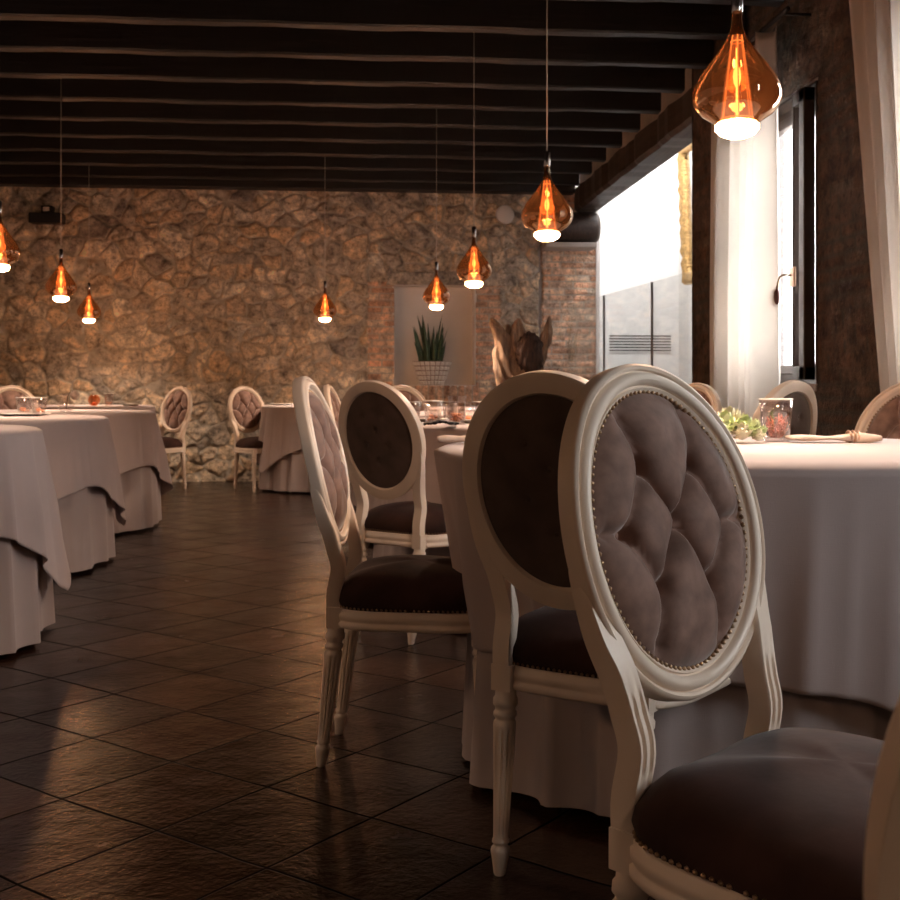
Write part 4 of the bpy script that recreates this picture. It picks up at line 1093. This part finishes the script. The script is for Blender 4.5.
# ================================================================== DRIFTWOOD
dw = thing('driftwood_sculpture', 'gnarled brown driftwood stump with pointed prongs, between niche and glass screen', 'sculpture', pw(522, 8.9, 0))
dw.rotation_euler = (0,0,-YAW)
def noisy_tube(ctrl, radii, seg=22, amp=.18, seed=0, fine=5, flat=1.0):
    bm = bmesh.new(); pts = []; rad = []
    n = len(ctrl)
    for i in range(n-1):
        p0 = Vector(ctrl[max(0,i-1)]); p1 = Vector(ctrl[i]); p2 = Vector(ctrl[i+1]); p3 = Vector(ctrl[min(n-1,i+2)])
        for k in range(fine*2):
            q = k/(fine*2); pts.append(0.5*((2*p1)+(-p0+p2)*q+(2*p0-5*p1+4*p2-p3)*q*q+(-p0+3*p1-3*p2+p3)*q**3)); rad.append(radii[i]+(radii[i+1]-radii[i])*q)
    pts.append(Vector(ctrl[-1])); rad.append(radii[-1])
    T = frames(pts); s = T[0].cross(Vector((0.2,1,0))).normalized(); rows = []
    for i, (p, t) in enumerate(zip(pts, T)):
        s = (s-t*s.dot(t)).normalized(); w = t.cross(s); row = []
        for k in range(seg):
            a = 2*PI*k/seg; tw = a + i*.05
            g = 1 + amp*(math.sin(tw*4+seed)+.6*math.sin(tw*7+seed*2+i*.11)+.4*math.sin(tw*11+i*.3)+.3*math.sin(i*.9+a*2))*.6
            row.append(bm.verts.new(p+(s*math.cos(a)+w*math.sin(a)*flat)*rad[i]*g))
        rows.append(row)
    for A, Bq in zip(rows, rows[1:]):
        for k in range(seg): bm.faces.new((A[k], A[(k+1) % seg], Bq[(k+1) % seg], Bq[k]))
    bm.faces.new(list(reversed(rows[0]))); bm.faces.new(rows[-1]); return bm
build('trunk', noisy_tube([(0,0,0),(.01,0,.3),(-.02,0,.62),(0,0,.86),(.01,0,1.02)], [.20,.15,.13,.14,.11], 44, .30, 1), 'drift', dw)
build('prong', noisy_tube([(-.06,0,.82),(-.125,0,1.0),(-.150,.0,1.18),(-.150,0,1.30),(-.215,-.01,1.43),(-.245,-.01,1.475)], [.07,.075,.065,.055,.035,.006], 34, .32, 2), 'drift', dw)
build('prong', noisy_tube([(-.02,0,.95),(-.045,.02,1.12),(-.055,.03,1.25),(-.035,.02,1.37),(-.02,.01,1.475)], [.07,.075,.065,.060,.012], 34, .4, 3), 'drift', dw)
build('prong', noisy_tube([(-.03,.03,1.1),(-.07,.04,1.28),(-.095,.04,1.38),(-.105,.04,1.43)], [.05,.05,.03,.008], 18, .28, 7), 'drift', dw)
build('prong', noisy_tube([(.02,0,.90),(.085,0,1.02),(.125,.01,1.14),(.165,.01,1.28),(.195,0,1.38),(.215,0,1.49)], [.07,.05,.04,.045,.032,.006], 34, .32, 4), 'drift', dw)
build('prong', noisy_tube([(.14,0,1.2),(.20,-.01,1.32),(.225,-.01,1.42)], [.04,.03,.006], 16, .2, 5), 'drift', dw)
bm = bmesh.new(); bmesh.ops.create_icosphere(bm, subdivisions=4, radius=1)
for v in bm.verts:
    n_ = v.co.normalized(); g = 1+.16*math.sin(n_.x*9+n_.z*5)*math.sin(n_.z*11+n_.y*7)+.10*math.sin(n_.x*23+n_.y*17)*math.sin(n_.z*21)
    v.co = Vector((.055+n_.x*.105*g, -.03+n_.y*.08*g, 1.20+n_.z*.155*g*(1 if n_.z > 0 else 1.1)))
build('dark_knot', bm, 'drift_dark', dw)

# ================================================================== LIGHT
w = bpy.data.worlds.new('sky'); bpy.context.scene.world = w; w.use_nodes = True
bg = w.node_tree.nodes['Background']; bg.inputs['Color'].default_value = (0.97, 0.97, 1.0, 1); bg.inputs['Strength'].default_value = 32.0
def portal(loc, rot, sx, sy):
    l = bpy.data.lights.new('daylight_portal', 'AREA'); l.shape = 'RECTANGLE'; l.size = sx; l.size_y = sy; l.cycles.is_portal = True
    o = bpy.data.objects.new('daylight_portal', l); C.objects.link(o); o.location = loc; o.rotation_euler = rot
for a, b in WINS: portal((WX+.26, (a+b)/2, (WZ0+WZ1)/2), (0, PI/2, 0), WZ1-WZ0+.0, b-a)
portal((3.35, 11.45, 4.62), (0,0,0), 1.3, 1.1)

# ================================================================== CAMERA
cam = bpy.data.cameras.new('camera'); co = bpy.data.objects.new('camera', cam); C.objects.link(co)
co.location = (0,0,EYE); co.rotation_euler = (PI/2, 0, -YAW)
cam.sensor_width = 36; cam.lens = F/900*36; cam.shift_y = -60/900; cam.clip_start = .05
cam.dof.use_dof = True; cam.dof.focus_distance = 1.75; cam.dof.aperture_fstop = 19
s = bpy.context.scene; s.camera = co
s.view_settings.view_transform = 'Standard'; s.view_settings.look = 'None'; s.view_settings.exposure = 0.28; s.view_settings.gamma = 1
s.view_settings.use_curve_mapping = False
s.cycles.max_bounces = 8; s.cycles.transparent_max_bounces = 16; s.cycles.caustics_reflective = False; s.cycles.caustics_refractive = False
s.cycles.sample_clamp_indirect = 6.0; s.cycles.use_denoising = True
